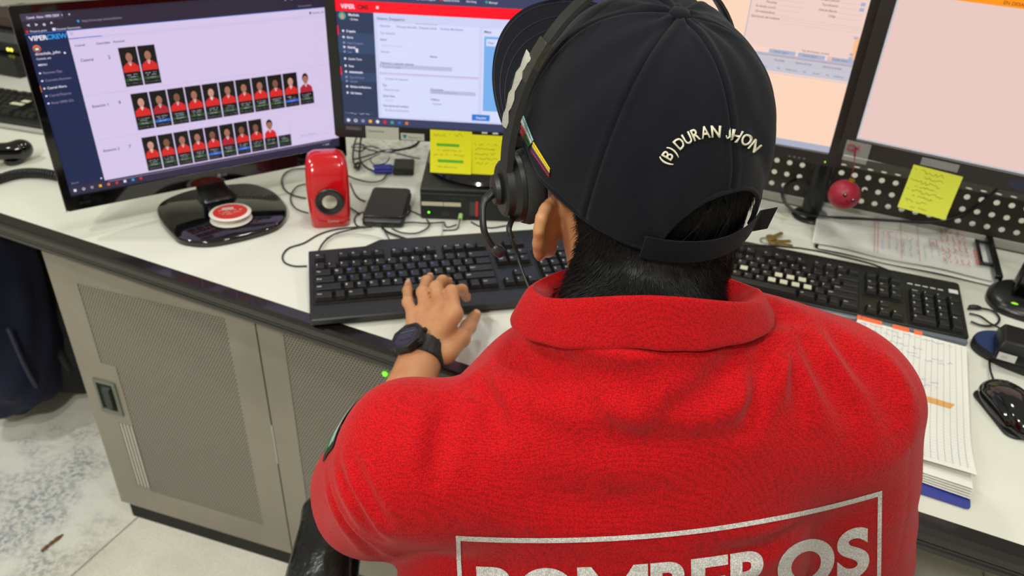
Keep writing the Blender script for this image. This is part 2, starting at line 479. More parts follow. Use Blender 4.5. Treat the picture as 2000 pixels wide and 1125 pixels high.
# ------------------------------------------------------------------ storage cabinet below the desk
def perforated_material():
    m = bpy.data.materials.new('perforated_steel'); m.use_nodes = True; nt = m.node_tree; b = nt.nodes['Principled BSDF']
    N, L = nt.nodes, nt.links
    tc = N.new('ShaderNodeTexCoord'); sx = N.new('ShaderNodeSeparateXYZ'); L.new(tc.outputs['Object'], sx.inputs[0])
    def M(op, a, b_=None):
        n = N.new('ShaderNodeMath'); n.operation = op
        for i, v in enumerate((a, b_)):
            if v is None: continue
            if isinstance(v, (int, float)): n.inputs[i].default_value = v
            else: L.new(v, n.inputs[i])
        return n.outputs[0]
    def lattice(off):
        u = M('SUBTRACT', M('FRACT', M('ADD', M('DIVIDE', sx.outputs[0], .0060), off)), .5)
        v = M('SUBTRACT', M('FRACT', M('ADD', M('DIVIDE', sx.outputs[2], .0104), off)), .5)
        u = M('MULTIPLY', u, .0060); v = M('MULTIPLY', v, .0104)
        return M('SQRT', M('ADD', M('MULTIPLY', u, u), M('MULTIPLY', v, v)))
    d = M('MINIMUM', lattice(0.0), lattice(.5))
    f = M('LESS_THAN', d, .00185)
    mx = N.new('ShaderNodeMix'); mx.data_type = 'RGBA'; L.new(f, mx.inputs[0])
    mx.inputs[6].default_value = lin((142, 136, 126)); mx.inputs[7].default_value = lin((38, 35, 32))
    L.new(mx.outputs[2], b.inputs['Base Color']); b.inputs['Roughness'].default_value = .45
    return m
perf_m = perforated_material()
cab_m = mat('cabinet_steel', (142, 136, 125), .42, vary=((131, 126, 115), 5, .45, .7))
cab_dark = mat('cabinet_gap_shade', (16, 15, 15), .7)
CM = T3(-.862, 1.207, 0) @ RZ(-16)
cabn = thing('storage_cabinet', 'grey steel cabinet with perforated doors under the left part of the desk', 'cabinet', CM)
MB().box(.004, .87, .021, .42, .048, .70).build('body', cab_m, cabn, CM, smooth=False)
MB().box(.012, .86, .008, .40, 0, .048).build('plinth', cab_dark, cabn, CM, smooth=False)  # near-black colour stands in for the shadow gap under the doors
for name, x0, x1, px0, px1 in (('door', 0, .437, .062, .377), ('side_door', .440, .873, .492, .81)):
    d = MB()
    z0, z1 = .050, .712; y0, y1 = 0, .019
    zs = [z0, .116, .645, z1]; xs = [x0, px0, px1, x1]
    for i in range(3):
        for j in range(3):
            if i == 1 and j == 1: continue
            d.box(xs[i], xs[i + 1], y0, y1, zs[j], zs[j + 1])
    d.box(px0, px1, .006, y1, .116, .645)
    if px0 < .1:
        d.box(.0615, .097, .0, .006, .306, .460); d.box(.0615, .097, .0, .006, .1155, .123)
    do = d.build(name, cab_m, cabn, CM, smooth=False)

    mp = MB()
    mp.box(px0 + (.035 if px0 < .1 else 0), px1, .0012, .0055, .1162, .6448)
    if px0 < .1: mp.box(px0, .097, .0012, .0055, .460, .6448)
    mp.build('perforated_panel', perf_m, do, CM, smooth=False)
    if px0 < .1:
        v = MB()
        for k in range(4): v.box(.0635 + k * .0085, .0635 + k * .0085 + .0035, .0006, .004, .124, .304)
        v.build('vent_strip', mat('vent_bright', (200, 198, 190), .35), do, CM, smooth=False)
        h = MB()
        fr = mat('latch_frame', (118, 126, 112), .35, metal=.5); ir = mat('latch_pull', (58, 66, 60), .3, metal=.7)
        h.box(.030, .036, -.004, .001, .33, .415, fr); h.box(.074, .083, -.004, .001, .33, .415, fr)
        h.box(.036, .074, -.004, .001, .33, .340, fr); h.box(.036, .074, -.004, .001, .407, .415, fr)
        h.build('latch_frame', fr, do, CM, bevel=.0008)
        MB().box(.036, .074, -.0005, .0012, .340, .407).build('latch_recess', cab_dark, do, CM, smooth=False)
        MB().add([(.050, -.001, .345), (.072, -.001, .345), (.072, -.001, .402), (.050, -.001, .402), (.054, -.010, .350), (.070, -.010, .352), (.070, -.010, .398), (.054, -.010, .398)],
                 [(0, 1, 5, 4), (1, 2, 6, 5), (2, 3, 7, 6), (3, 0, 4, 7), (4, 5, 6, 7)]).build('latch_pull', ir, do, CM)
    else:
        MB().sphere((.682, -.001, .604), (.0045, .003, .0045), 12, 8).build('indicator_light', glow('led_green', (110, 255, 40), 2.2), do, CM)
        # bright metal strip added to stand in for the highlight along the seam
        MB().box(.4375, .4398, -.0012, .002, .315, .415).build('seam_highlight', mat('seam_highlight_metal', (190, 195, 190), .2, metal=1), do, CM, smooth=False)

# ------------------------------------------------------------------ things left under the desk and on the floor
bagm = mat('bag_fabric', (10, 10, 13), .8, bump=('noise', 120, .4, .003))
navy = mat('jacket_fabric', (18, 24, 52), .85, bump=('noise', 50, .5, .004))
bag = thing('backpack', 'black fabric backpack slumped on the floor under the desk', 'bag', T3(-1.27, 1.78, 0))
def fbag(p):
    d = ell(p, (-1.26, 1.79, .17), (.20, .19, .18)); d = smin(d, ell(p, (-1.20, 1.69, .09), (.17, .13, .10)), .06)
    d = smin(d, ell(p, (-1.36, 1.86, .33), (.14, .15, .13)), .07)
    d = d + .012 * np.sin(p[:, 0] * 31 + 2 * np.sin(p[:, 2] * 17)) * np.sin(p[:, 2] * 27 + p[:, 1] * 21)
    return smax(d, -p[:, 2] + .002, .01)
surf_obj('bag_body', fbag, (-1.6, 1.45, -.02), (-.95, 2.1, .52), .012, bagm, bag)
MB().tube(smooth_path([(-1.33, 1.66, .30), (-1.26, 1.60, .27), (-1.18, 1.585, .19), (-1.15, 1.58, .12)], 6), .011, 8, flat=(1, .35)).build('shoulder_strap', mat('strap_dark', (26, 25, 27), .6), bag)
MB().tube(smooth_path([(-1.42, 1.78, .44), (-1.38, 1.76, .49), (-1.33, 1.77, .46)], 6), .008, 8).build('carry_handle', mat('strap_dark', (26, 25, 27), .6), bag)
_jo = pz(-12, 700, .22) - np.array([-1.50, 1.60, .22])
jk = thing('jacket', 'dark navy jacket lying over the backpack under the desk', 'jacket', T3(-1.5 + _jo[0], 1.62 + _jo[1], 0))
def fjk(p):
    p = p - _jo
    d = ell(p, (-1.50, 1.66, .22), (.11, .15, .20)); d = smin(d, ell(p, (-1.56, 1.72, .38), (.12, .15, .12)), .08)
    d = d + .010 * np.sin(p[:, 0] * 55 + p[:, 2] * 12) + .005 * np.sin(p[:, 1] * 61 - p[:, 2] * 43)
    return smax(d, -p[:, 2] + .003, .01)
surf_obj('jacket_cloth', fjk, np.array([-1.75, 1.4, -.02]) + _jo * [1, 1, 0], np.array([-1.3, 1.95, .56]) + _jo * [1, 1, 0], .012, navy, jk)
MB().tube([np.array(q) + _jo for q in smooth_path([(-1.418, 1.60, .12), (-1.405, 1.57, .22), (-1.42, 1.58, .33)], 6)], .006, 8).build('zip_edge', mat('zip_dark', (40, 44, 66), .5), jk)
tw = MB(); tw.tube(smooth_path([(-.998, 1.098, .003), (-.990, 1.115, .005), (-.984, 1.128, .004), (-.976, 1.146, .003)], 5), [.0028, .0035, .003, .004, .0035, .0022, .003, .0042, .0035, .003, .0035, .0045, .004, .003, .002, .0015], 7)
tagp(tw.build('twig', mat('twig_brown', (122, 78, 40), .7, bump=('noise', 300, .5, .002)), origin=(-.987, 1.12, 0)), 'small brown wood splinter lying on the floor tiles', 'debris')
# ------------------------------------------------------------------ monitors
gloss_black = mat('gloss_black', (7, 7, 9), .08, coat=.5)
satin_black = mat('satin_black', (17, 17, 19), .30)
matt_black = mat('matt_black', (22, 22, 24), .5)
grey_text = mat('print_grey', (120, 120, 124), .5)
white_text = mat('print_white', (225, 225, 225), .5)

def monitor_body(root, F, u0, u1, v0, v1, su0, su1, sv0, sv1, m, thick=.030, lip=.0035, back=.05):
    # frame: bezel ring proud of the screen by lip, and a tapered back shell
    b = MB()
    def ring(pts, y): return [(x, y, z) for x, z in pts]
    R = lambda a, b_, c, d, r=.004: [(a + r, c), (b_ - r, c), (b_, c + r), (b_, d - r), (b_ - r, d), (a + r, d), (a, d - r), (a, c + r)]
    outer = R(u0, u1, v0, v1); inner = R(su0, su1, sv0, sv1, .0006)
    b.loft([ring(inner, .0), ring(inner, -lip), ring(outer, -lip), ring(outer, -lip + thick * .55), ring(R(u0 + .02, u1 - .02, v0 + .02, v1 - .02), thick), ring(R(u0 + .07, u1 - .07, v0 + .05, v1 - .06, .01), back)], False, True)
    return b.build('bezel', m, root, F, bevel=.0008, angle=30)
def screen_panel(root, F, fl_, base):
    return fl_.build('screen', None, root, F, smooth=False)

E_ = glow
sc_white = E_('lg_page', (214, 198, 232), 1.0); sc_line = E_('lg_line', (196, 180, 220), 1.0)
sc_navy = E_('lg_navy', (27, 38, 76)); sc_dark = E_('lg_dark', (46, 38, 56)); sc_dark2 = E_('lg_dark_tab', (66, 58, 82)); sc_task = E_('lg_taskbar', (48, 42, 66))
sc_txt = E_('ui_text_dark', (60, 55, 80)); sc_wht = E_('ui_text_white', (226, 222, 240)); sc_gry = E_('ui_text_grey', (150, 142, 172)); sc_cyan = E_('ui_cyan', (38, 150, 225))
sc_blue = E_('ui_blue', (45, 105, 205)); sc_org = E_('ui_orange', (220, 110, 60)); sc_red = E_('ui_red', (214, 40, 38)); sc_red2 = E_('ui_red_dull', (176, 34, 52)); sc_blk = E_('ui_black', (18, 20, 18))
sc_green = E_('ui_green', (40, 84, 40)); sc_yel = E_('ui_yellow', (240, 180, 40)); sc_teal = E_('ui_teal', (60, 160, 150))
skins = [E_('ui_skin_%s' % n, c) for n, c in (('tan', (168, 112, 92)), ('brown', (132, 84, 66)), ('light', (205, 150, 132)), ('deep', (104, 66, 54)))]
hair_u = E_('ui_hair', (16, 12, 12)); sc_shirt = E_('ui_shirt_white', (230, 215, 225))

# --- left monitor showing the crew page
LF = T3(-.755, 1.171, .832) @ RZ(36)
lg = thing('monitor', 'glossy black monitor at left showing rows of red-shirted portrait photos', 'monitor', T3(-.585, 1.365, .75) @ RZ(36))
monitor_body(lg, LF, -.013, .500, -.026, .310, 0, .4865, 0, .298, gloss_black, thick=.02, back=.045)
f = Flat()
f.rect(0, 0, .4865, .298, sc_white, 0)
f.rect(0, .268, .4865, .298, sc_dark, 1); f.rect(0, .2865, .057, .298, sc_dark2, 2)
f.rect(0, 0, .4865, .0165, sc_task, 1); f.rect(0, .0165, .0565, .268, sc_navy, 1); f.rect(0, .2672, .4865, .2682, sc_blue, 2)
f.rect(.0, .2545, .0015, .2545 + .0001, sc_blue, 2)
f.text(.008, .2895, .0055, 'Cuartel - Ahora - VIPER CREW   ×', sc_wht, 3, .01, wide=.62); f.text(.064, .289, .007, '+', sc_wht, 3)
for k, g in enumerate(('<', '>', 'o', '^')): f.text(.006 + k * .0105, .278, .007, g, sc_wht, 3, .03)
f.text(.081, .2785, .0052, 'https://crew.viper.ec/cuartel/ahora', sc_gry, 3, wide=.8); f.oval(.076, .2805, .0018, .002, sc_cyan, 3)
f.oval(.004, .2713, .0020, .0020, sc_red, 3); f.text(.008, .2697, .0045, 'Primeros pasos', sc_wht, 3, wide=.8); f.rect(.038, .2695, .0425, .2735, sc_wht, 3); f.text(.044, .2697, .0045, 'Resumen Operacional...', sc_wht, 3, wide=.8)
f.text(.004, .2575, .0098, 'VIPER', sc_wht, 3, .035); f.text(.0275, .2575, .0098, 'CREW', sc_cyan, 3, .035)
f.oval(.0105, .2455, .0055, .0055, sc_org, 3); f.oval(.0105, .2445, .0042, .0035, sc_blk, 4); f.rect(.008, .243, .013, .2465, sc_wht, 5)
f.text(.006, .2355, .0058, 'dmachala_jefes', sc_wht, 3, .012); f.oval(.0465, .235, .0016, .0016, sc_wht, 3)
f.text(.006, .2285, .0042, 'Central_est', sc_wht, 3, .01); f.text(.006, .2190, .0045, 'MENU', sc_wht, 3, .01)
for v, t, bold in ((.208, 'Resumen Ops.', 0), (.196, 'Cuarteles Resumen', 0), (.184, 'Cuartel Ahora', .015), (.172, 'Cuartel Reporte', 0), (.160, 'Rutas VIPER GO', 0)):
    f.oval(.0055, v, .0017, .0014, sc_wht, 3, 8); f.text(.0095, v - .0018, .0055, t, sc_wht if bold else sc_gry, 3, bold, wide=.85)
f.rect(.0, .1785, .0011, .189, sc_org, 4)
f.text(.006, .0205, .0042, 'Buscar', sc_gry, 3); f.oval(.052, .0215, .0014, .0014, sc_wht, 3)
f.rect(.0565, .252, .4865, .2525, sc_line, 2); f.rect(.0565, .2545, .104, .2558, sc_blue, 3); f.rect(.104, .2548, .46, .2555, sc_line, 3)
for k in range(3): f.rect(.060, .2605 + k * .0018, .065, .2611 + k * .0018, sc_gry, 3)
f.text(.0625, .2425, .0048, 'Cuartel', sc_txt, 3, .015); f.text(.0935, .2425, .0048, 'Disponibles', sc_txt, 3, .015, wide=.9); f.text(.1185, .2425, .0048, 'Personal', sc_txt, 3, .015)
rowsL = ((.1230, .2338, .170, 2, 'Central', '2', .2185), (.1262, .1575, .0945, 11, 'Estacion 1', '9', .1435), (.1280, .0805, .0190, 10, 'Estacion 2', '7', .0665))
random.seed(11)
for ri, (u, vt, vb, n, nm, num, ty) in enumerate(rowsL):
    f.text(.0655, ty, .0062, nm, sc_txt, 3, .015); f.text(.1055, ty, .0078, num, sc_txt, 3, .01)
    f.rect(.0615, vb - .006, .47, vb - .0055, sc_line, 2)
    pw = .0289 if n == 2 else (.0290 if n == 11 else .0264)
    for k in range(n):
        a = u + k * (pw + .0) ; b_ = a + pw - .0022; H = vt - vb
        blank = (ri == 2 and k == 9); light = (ri == 1 and k == 10) or (ri == 2 and k == 8)
        bg = sc_white if (light or blank) else sc_blk
        f.rect(a - .0004, vb - .0004, b_ + .0004, vt + .0004, sc_line, 2)
        f.rect(a, vb, b_, vt, bg, 3); f.rect(a, vb, b_, vb + H * .37, sc_blk, 4)
        gm = sc_blue if (ri, k) in ((1, 1), (1, 9), (2, 4), (2, 6)) else sc_green
        f.rect(a + .001, vb + H * .135, b_ - .001, vb + H * .205, gm, 5)
        c = (a + b_) / 2
        for q, wd in ((.30, .62), (.245, .5), (.17, .45), (.07, .8)): f.scribble(c - pw * wd / 2, vb + H * q - .0009, c + pw * wd / 2, .0018, sc_wht if q > .1 else sc_gry, 6, .0004)
        if blank: f.scribble(c - .006, vb + H * .75, c + .006, .003, sc_line, 5); continue
        sk = skins[0 if ri == 0 else random.choice((0, 0, 1, 2, 1, 0))]; rd = sc_red2 if (ri, k) in ((1, 1), (2, 5), (1, 10)) else sc_red
        vm = vb + H * .37
        f.pgon([(a + .001, vm), (b_ - .001, vm), (b_ - .002, vm + H * .15), (c + .005, vm + H * .235), (c - .005, vm + H * .235), (a + .002, vm + H * .15)], rd, 5)
        f.pgon([(c - .003, vm + H * .25), (c + .003, vm + H * .25), (c, vm + H * .15)], sc_shirt, 6)
        f.rect(c - .0026, vm + H * .2, c + .0026, vm + H * .30, sk, 6)
        f.oval(c, vm + H * .425, .0060, H * .145, hair_u, 6); f.oval(c, vm + H * .375, .0050, H * .115, sk, 7)
        f.rect(c - .0026, vm + H * .385, c - .0012, vm + H * .395, hair_u, 8); f.rect(c + .0012, vm + H * .385, c + .0026, vm + H * .395, hair_u, 8); f.rect(c - .0014, vm + H * .32, c + .0014, vm + H * .328, hair_u, 8)
for k, cmat in enumerate((sc_wht, sc_wht, sc_gry, sc_yel, sc_org, sc_red, sc_wht, sc_cyan, sc_red)):
    u = .0085 + k * .0131; f.rect(u - .0021, .0062, u + .0021, .0108, cmat, 3) if k not in (1, 5, 8) else f.oval(u, .0085, .0023, .0024, cmat, 3, 12)
f.oval(.0216, .0087, .0014, .0015, sc_task, 4)
f.text(.455, .258, .0052, 'dmachala_jefes', sc_txt, 3, wide=.75); f.oval(.4515, .2600, .0018, .0024, sc_txt, 3)
f.rect(.4815, .020, .4822, .252, sc_line, 3)
f.rect(.405, .030, .470, .0306, sc_line, 3); f.text(.410, .0325, .0045, 'Activar Windows', sc_gry, 3)
for k in range(6): f.oval(.408 + k * .0115, .286, .0014, .0016, sc_gry if k != 2 else sc_cyan, 3, 10)
f.text(.430, .272, .0042, 'Otros marcadores', sc_gry, 3, wide=.8)
f.text(.452, .006, .0042, '^  16:42', sc_wht, 3)
screen_panel(lg, LF, f, sc_white)
f = Flat(); f.L = .0002
f.oval(.245, -.0125, .0036, .0036, grey_text, 1, 20); f.text(.2505, -.0150, .0068, 'LG', grey_text, 1, .03); f.text(.010, -.016, .0052, 'IPS LED', mat('print_dim', (46, 44, 46), .5), 1)
f.build('logo', grey_text, lg, LF @ T3(0, -.0038, 0), smooth=False)
MB().box(-.0134, -.0118, -.0042, -.0030, -.026, .310).build('edge_strip', mat('edge_plastic', (70, 66, 68), .15), lg, LF, smooth=False)
# neck and base plate
bt = [(306, 410), (314, 428), (332, 450), (352, 466), (395, 472), (440, 467), (500, 453), (536, 441), (553, 428), (560, 412), (556, 396), (540, 377), (520, 366), (492, 358), (462, 358), (420, 363), (370, 371), (328, 386), (310, 398)]
bp = [pz(x, y, .762) for x, y in bt]; bp = smooth_path([(p[0], p[1], 0) for p in bp], 4, True)
MB().poly(bp, .750, .7575, ins=.0).poly(bp, .7575, .762, ins=.003).build('base_plate', gloss_black, lg, I4, angle=50)
nk = MB(); a = pz(424, 384, .762)
tp = np.array(LF @ Vector((.215, .030, .03)))
ang = math.radians(36); ex = np.array([math.cos(ang), math.sin(ang), 0]); ey = np.array([-math.sin(ang), math.cos(ang), 0])
def oct_(c, w_, d_): return [tuple(c + ex * sx * w_ + ey * sy * d_) for sx, sy in ((-.7, -1), (.7, -1), (1, -.6), (1, .6), (.7, 1), (-.7, 1), (-1, .6), (-1, -.6))]
nk.loft([oct_(a + [0, 0, 0], .036, .020), oct_(a + [0, 0, .006], .031, .017), oct_(a * .7 + tp * .3 + [0, 0, -.005], .026, .014), oct_(tp, .026, .013), oct_(tp + [0, 0, .08], .024, .010)])
nk.build('neck', satin_black, lg, I4, angle=50)

# --- middle monitor
MF = T3(-.169, 1.35, .905) @ RZ(-1)
m2 = thing('monitor', 'black monitor in the middle showing a red-topped dispatch form behind the cap', 'monitor', T3(-.055, 1.45, .8145) @ RZ(-1))
monitor_body(m2, MF, -.172, .372, -.013, .318, -.154, .356, .012, .300, satin_black, thick=.022, back=.05)
p_page = E_('m2_page', (206, 210, 246)); p_card = E_('m2_card', (216, 220, 252)); p_grey = E_('m2_field', (188, 190, 226)); p_side = E_('m2_side', (42, 56, 86)); p_side2 = E_('m2_side_light', (52, 70, 106)); p_task = E_('m2_task', (58, 64, 98))
p_red = E_('m2_red', (255, 0, 32)); p_map = E_('m2_map', (120, 176, 236)); p_btn = E_('m2_button', (42, 124, 214)); p_lbl = E_('m2_label', (140, 144, 186))
f = Flat()
f.rect(-.154, .012, .356, .300, p_page, 0); f.rect(-.154, .012, .356, .0265, p_task, 1); f.rect(-.154, .230, .356, .300, p_task, 1)
f.rect(-.154, .2115, .356, .230, p_red, 2); f.rect(-.154, .0265, -.0895, .2115, p_side, 2)
f.rect(-.154, .141, -.0895, .176, p_side2, 3); f.rect(-.154, .092, -.0895, .108, p_side2, 3)
f.text(-.1445, .2165, .0100, 'VIPER', sc_wht, 4, .03, wide=.95); f.text(-.1165, .2165, .0100, 'CME', E_('m2_dark_red', (110, 10, 24)), 4, .03, wide=.95); f.rect(-.0845, .2185, -.080, .2225, sc_wht, 4)
f.oval(-.1435, .204, .0065, .0065, sc_teal, 4); f.oval(-.1435, .203, .003, .0045, skins[2], 5)
f.text(-.133, .2045, .0058, 'Machala', sc_wht, 4, .03); f.text(-.131, .1975, .0048, '• En línea', sc_wht, 4, .02, wide=.8)
f.rect(-.1535, .172, -.1515, .187, p_red, 4); f.rect(-.1535, .102, -.1515, .117, p_red, 4)
for v, t, b_ in ((.179, 'Despacho', .04), (.1685, 'Nuevo', .04), (.159, 'Nuevo Despacho', 0), (.1515, 'Historial', .04), (.1435, 'Lista', 0), (.1315, 'Gestión Turno', .02), (.119, 'Rutas', .03), (.1085, 'Administración', .04), (.099, 'Tipos de Evento', 0), (.0915, 'Llamadas', 0), (.082, 'Módulos de Monitoreo', .03), (.0705, 'Salir Sistema', .03)):
    f.oval(-.1435, v, .0021, .0021, sc_wht if b_ else p_lbl, 4, 8); f.text(-.138, v - .0019, .0053, t, sc_wht if b_ else p_lbl, 4, b_, wide=.75)
f.pgon([(-.1245, .150), (-.1195, .150), (-.1195, .143), (-.1235, .143)], sc_wht, 5)
f.rect(-.1395 - .0125, .0315, -.1, .0345, p_side2, 4); f.scribble(-.150, .031, -.103, .003, sc_wht, 5, .0005)
f.text(-.084, .2005, .0068, 'Nuevo Despacho', p_side2, 4, .01)
f.rect(-.084, .110, .092, .1965, p_card, 2); f.rect(-.084, .030, .092, .1055, p_card, 2); f.rect(-.084, .1088, .092, .1102, E_('m2_pink', (196, 160, 200)), 3)
f.rect(-.0185, .1965, .020, .1978, E_('m2_pink', (196, 160, 200)), 4)
for u, t in ((-.080, 'Ubicación'), (-.0505, 'Personas afectadas'), (-.012, 'Despacho inicial'), (.024, 'Unidades Movilizadas')): f.text(u, .189, .0058, t, p_lbl, 4, .015, wide=.8)
for u, v, t, mm_ in ((-.080, .179, 'Tipo despacho', p_lbl), (-.080, .168, 'Sector', p_side2), (-.078, .158, 'Seleccione un sector', p_grey), (-.080, .147, 'Nombre', p_lbl), (.006, .143, 'Alarma', p_side2), (-.081, .1275, 'Referencia o ubicación adicional', p_side2), (-.078, .1205, 'Ej. junto a la plaza', p_lbl),
                   (-.0745, .100, 'Unidades de respuesta', p_lbl), (-.080, .088, 'Tipo', p_side2), (-.077, .080, 'Seleccione tipo', p_lbl), (.006, .085, 'Denunciante', p_side2), (-.080, .0685, 'Quien llama', p_side2), (-.077, .0605, 'Nombre', p_grey), (.006, .0665, 'Teléfono', p_side2), (-.080, .0505, 'Descripción del incidente', p_side2), (-.077, .0425, 'Escriba una descripción', p_lbl), (.010, .0585, 'Número', p_lbl)):
    f.text(u, v - .002, .0056, t, mm_, 4, .01, wide=.8)
f.rect(-.0835, .1185, .045, .1258, p_grey, 3); f.rect(.0055, .0765, .087, .0835, p_grey, 3)
f.text(.010, .0785, .0052, 'Seleccione el denunciante', p_lbl, 4, wide=.8)
f.rect(.0975, .030, .345, .1955, p_card, 2); f.text(.100, .188, .0058, 'Mapa', p_side2, 4, .02); f.rect(.1005, .050, .340, .182, p_map, 3); f.rect(.104, .166, .16, .178, p_card, 4); f.text(.107, .170, .005, 'Mapa', p_side2, 5)
f.pgon([(.1005, .05), (.145, .05), (.18, .09), (.24, .12), (.34, .1), (.34, .05)], p_card, 4)
f.rect(.081, .0315, .1135, .0430, p_btn, 5); f.text(.0885, .0352, .0055, 'Despachar', sc_wht, 6, .02, wide=.8)
for k, (t, cm_) in enumerate((('Portal', sc_wht), ('Cuerpo de Bomberos', sc_cyan), ('Correo', sc_org), ('Sistema Integrado', sc_wht), ('Resumen de Partes', sc_red), ('Uber Emerg', p_side), ('Messenger', sc_teal))):
    u = -.128 + k * .0385; f.oval(u, .2385, .0024, .0024, cm_, 4, 8); f.text(u + .004, .2365, .005, t, sc_wht, 4, .01, wide=.7)
for k, cm_ in enumerate((sc_wht, sc_wht, p_lbl, sc_yel, sc_wht, sc_red, sc_teal, sc_blue, sc_org)):
    u = -.1455 + k * .0134; f.oval(u, .0192, .0032, .0032, cm_, 4, 12)
f.oval(-.1321, .0194, .0018, .0018, p_task, 5)
screen_panel(m2, MF, f, p_page)
f = Flat(); f.L = .0003
f.rect(-.151, .0015, -.121, .0098, mat('badge_dark', (74, 66, 70), .4), 1); f.text(-.1485, .0035, .0062, 'ThinkVision', grey_text, 2, .02, wide=.75)
for u in (.052, .100, .120): f.rect(u, .0088, u + (.003 if u == .052 else .010), .0118, white_text, 1)
f.build('front_marks', None, m2, MF @ T3(0, -.0038, 0), smooth=False)
sticker = mat('label_grey', (186, 186, 176), .5); ink = mat('ink_dark', (70, 72, 70), .6); ink_teal = mat('ink_teal', (40, 120, 130), .6); ink_blue = mat('ink_blue', (66, 80, 168), .6)
for nm, u0, u1, v0, v1, lab in (('label', -.114, -.053, -.0125, .0110, 'wide grey printed label stuck on the bezel of the middle monitor'), ('label', -.0495, -.006, -.0115, .0015, 'narrow grey label with a teal mark on the bezel of the middle monitor')):
    f = Flat(); f.L = .0002; fr_ = MF @ T3(0, -.0043, 0)
    f.box(u0, u1, -.0001, .0006, v0, v1, sticker); hh = v1 - v0
    if u0 < -.1: f.text(u0 + .006, v0 + hh * .55, .0058, 'Extensiones', ink, 1, .01); f.rect(u0 + .003, v0 + hh * .4, u0 + .0037, v1 - .003, ink_teal, 1)
    else:
        f.pgon([(u0 + .003, v1 - .003), (u0 + .012, v1 - .003), (u0 + .009, v0 + .003), (u0 + .006, v0 + .003)], ink_teal, 1); f.text(u0 + .014, v0 + .0035, .0058, 'Monitor 2', ink, 1)
    tagp(f.build(nm, None, frame=fr_, origin=tuple(fr_ @ Vector((u0, 0, v0))), smooth=False), lab, 'label')
# stand of the middle monitor: round base on the computer, neck up to the back
sb = MB(); sb.lathe([(.001, 0), (.118, 0), (.121, .003), (.118, .008), (.095, .011), (.03, .014), (.001, .014)], 56)
sb.build('round_base', mat('base_gloss', (30, 26, 28), .12), m2, T3(-.060, 1.447, .8140), angle=30)
MB().loft([[(x * .034, y * .014 + 1.462, z) for x, y in ((-1, -.6), (-.6, -1), (.6, -1), (1, -.6), (1, .6), (.6, 1), (-.6, 1), (-1, .6))] for z in (.8255, 1.04)]).build('neck', satin_black, m2, T3(.02, 0, 0), angle=50)
MB().box(-.045, .085, 1.395, 1.450, .98, 1.08).build('tilt_bracket', matt_black, m2, I4, bevel=.004)

# --- the two old monitors on the pole stand at right
q_page = E_('m3_page', (246, 212, 198)); q_warm = E_('m3_warm', (252, 214, 188)); q_field = E_('m3_field', (240, 208, 198)); q_line = E_('m3_line', (192, 178, 190)); q_bl = E_('m3_blue', (168, 178, 206)); q_dk = E_('m3_text', (120, 100, 112)); q_gry = E_('m3_task', (172, 176, 196)); q_org = E_('m3_orange', (252, 190, 140)); q_tb = E_('m3_toolbar', (198, 196, 208))
F3 = T3(.513, 1.33, .911) @ RZ(-21.5)
m3 = thing('monitor', 'matt black monitor behind the cap showing a pale pink data entry form', 'monitor', T3(.40, 1.40, .905) @ RZ(-21.5))
monitor_body(m3, F3, -.335, .071, -.014, .318, -.315, .0455, .010, .300, mat('bezel_charcoal', (38, 35, 34), .42), thick=.022, back=.05)
f = Flat()
f.rect(-.315, .010, .0455, .300, q_page, 0); f.rect(-.315, .010, .0455, .0215, q_gry, 1); f.rect(-.315, .180, -.1385, .300, q_warm, 1)
f.pgon([(-.1400, .180), (-.1385, .180), (-.1385, .300), (-.1400, .300)], q_bl, 2); f.rect(-.1385, .177, .043, .300, q_field, 1)
for v0, v1, mm_ in ((.1655, .168, q_bl), (.138, .1635, q_tb), (.1455, .1540, q_tb)): f.rect(-.315, v0, .0455, v1, mm_, 2)
f.rect(-.315, .1350, .0455, .1356, q_line, 3); f.rect(-.315, .1640, .0455, .1650, q_dk, 3); f.rect(-.315, .1545, .0455, .1550, q_line, 4)
f.rect(-.315, .022, .0455, .134, q_warm, 1)
for k, (v, t) in enumerate(((.260, 'Grupo del recurso'), (.2515, 'Provincia'), (.2435, 'En donde ocurrió'), (.2350, 'De interés/afecta'), (.2265, 'Descripción del incidente'))):
    f.text(-.097 if k < 4 else -.087, v - .0025, .0058, t, q_dk, 4, .01, 'RIGHT', wide=.8)
for v in (.2555, .2475, .2395, .231): f.rect(-.094, v - .0002, -.055, v + .0002, q_line, 4)
for v in (.2235, .2275, .2190): f.rect(-.085, v, .044, v + .0004, q_line, 4)
for k, (v, t) in enumerate(((.2655, 'Unidad o persona'), (.2575, 'Tipo afectación'), (.2490, 'Nivel de afección'), (.2410, 'Código'))):
    f.text(0, v - .0025, .0055, t, q_dk, 4, .01, 'RIGHT', wide=.75); f.rect(.002, v - .003, .040, v - .0026, q_line, 4)
for v in (.2525, .2610): f.rect(.033, v, .040, v + .0055, q_bl, 5)
for v in (.209, .1815, .175): f.rect(.036, v, .042, v + .004, q_bl, 5)
f.rect(.0385, .172, .0455, .212, q_org, 2)
for k in range(3):
    u = -.093 + k * .0485; f.rect(u, .1685, u + .044, .1755, q_bl, 4); f.rect(u + .001, .1695, u + .006, .1745, q_org if k == 2 else q_gry, 5); f.text(u + .008, .1702, .005, 'Guardar registro', q_dk, 5, wide=.7)
f.text(-.040, .1778, .005, 'Tipo de Novedad / Servicio', q_dk, 5, .01, wide=.8)
for u, t in ((-.124, 'Seguimiento'), (-.083, '• Novedades'), (-.048, '• Apertura de ficha'), (-.002, '• Servicio de traslado')): f.text(u, .1565, .005, t, q_dk, 5, .01, wide=.75)
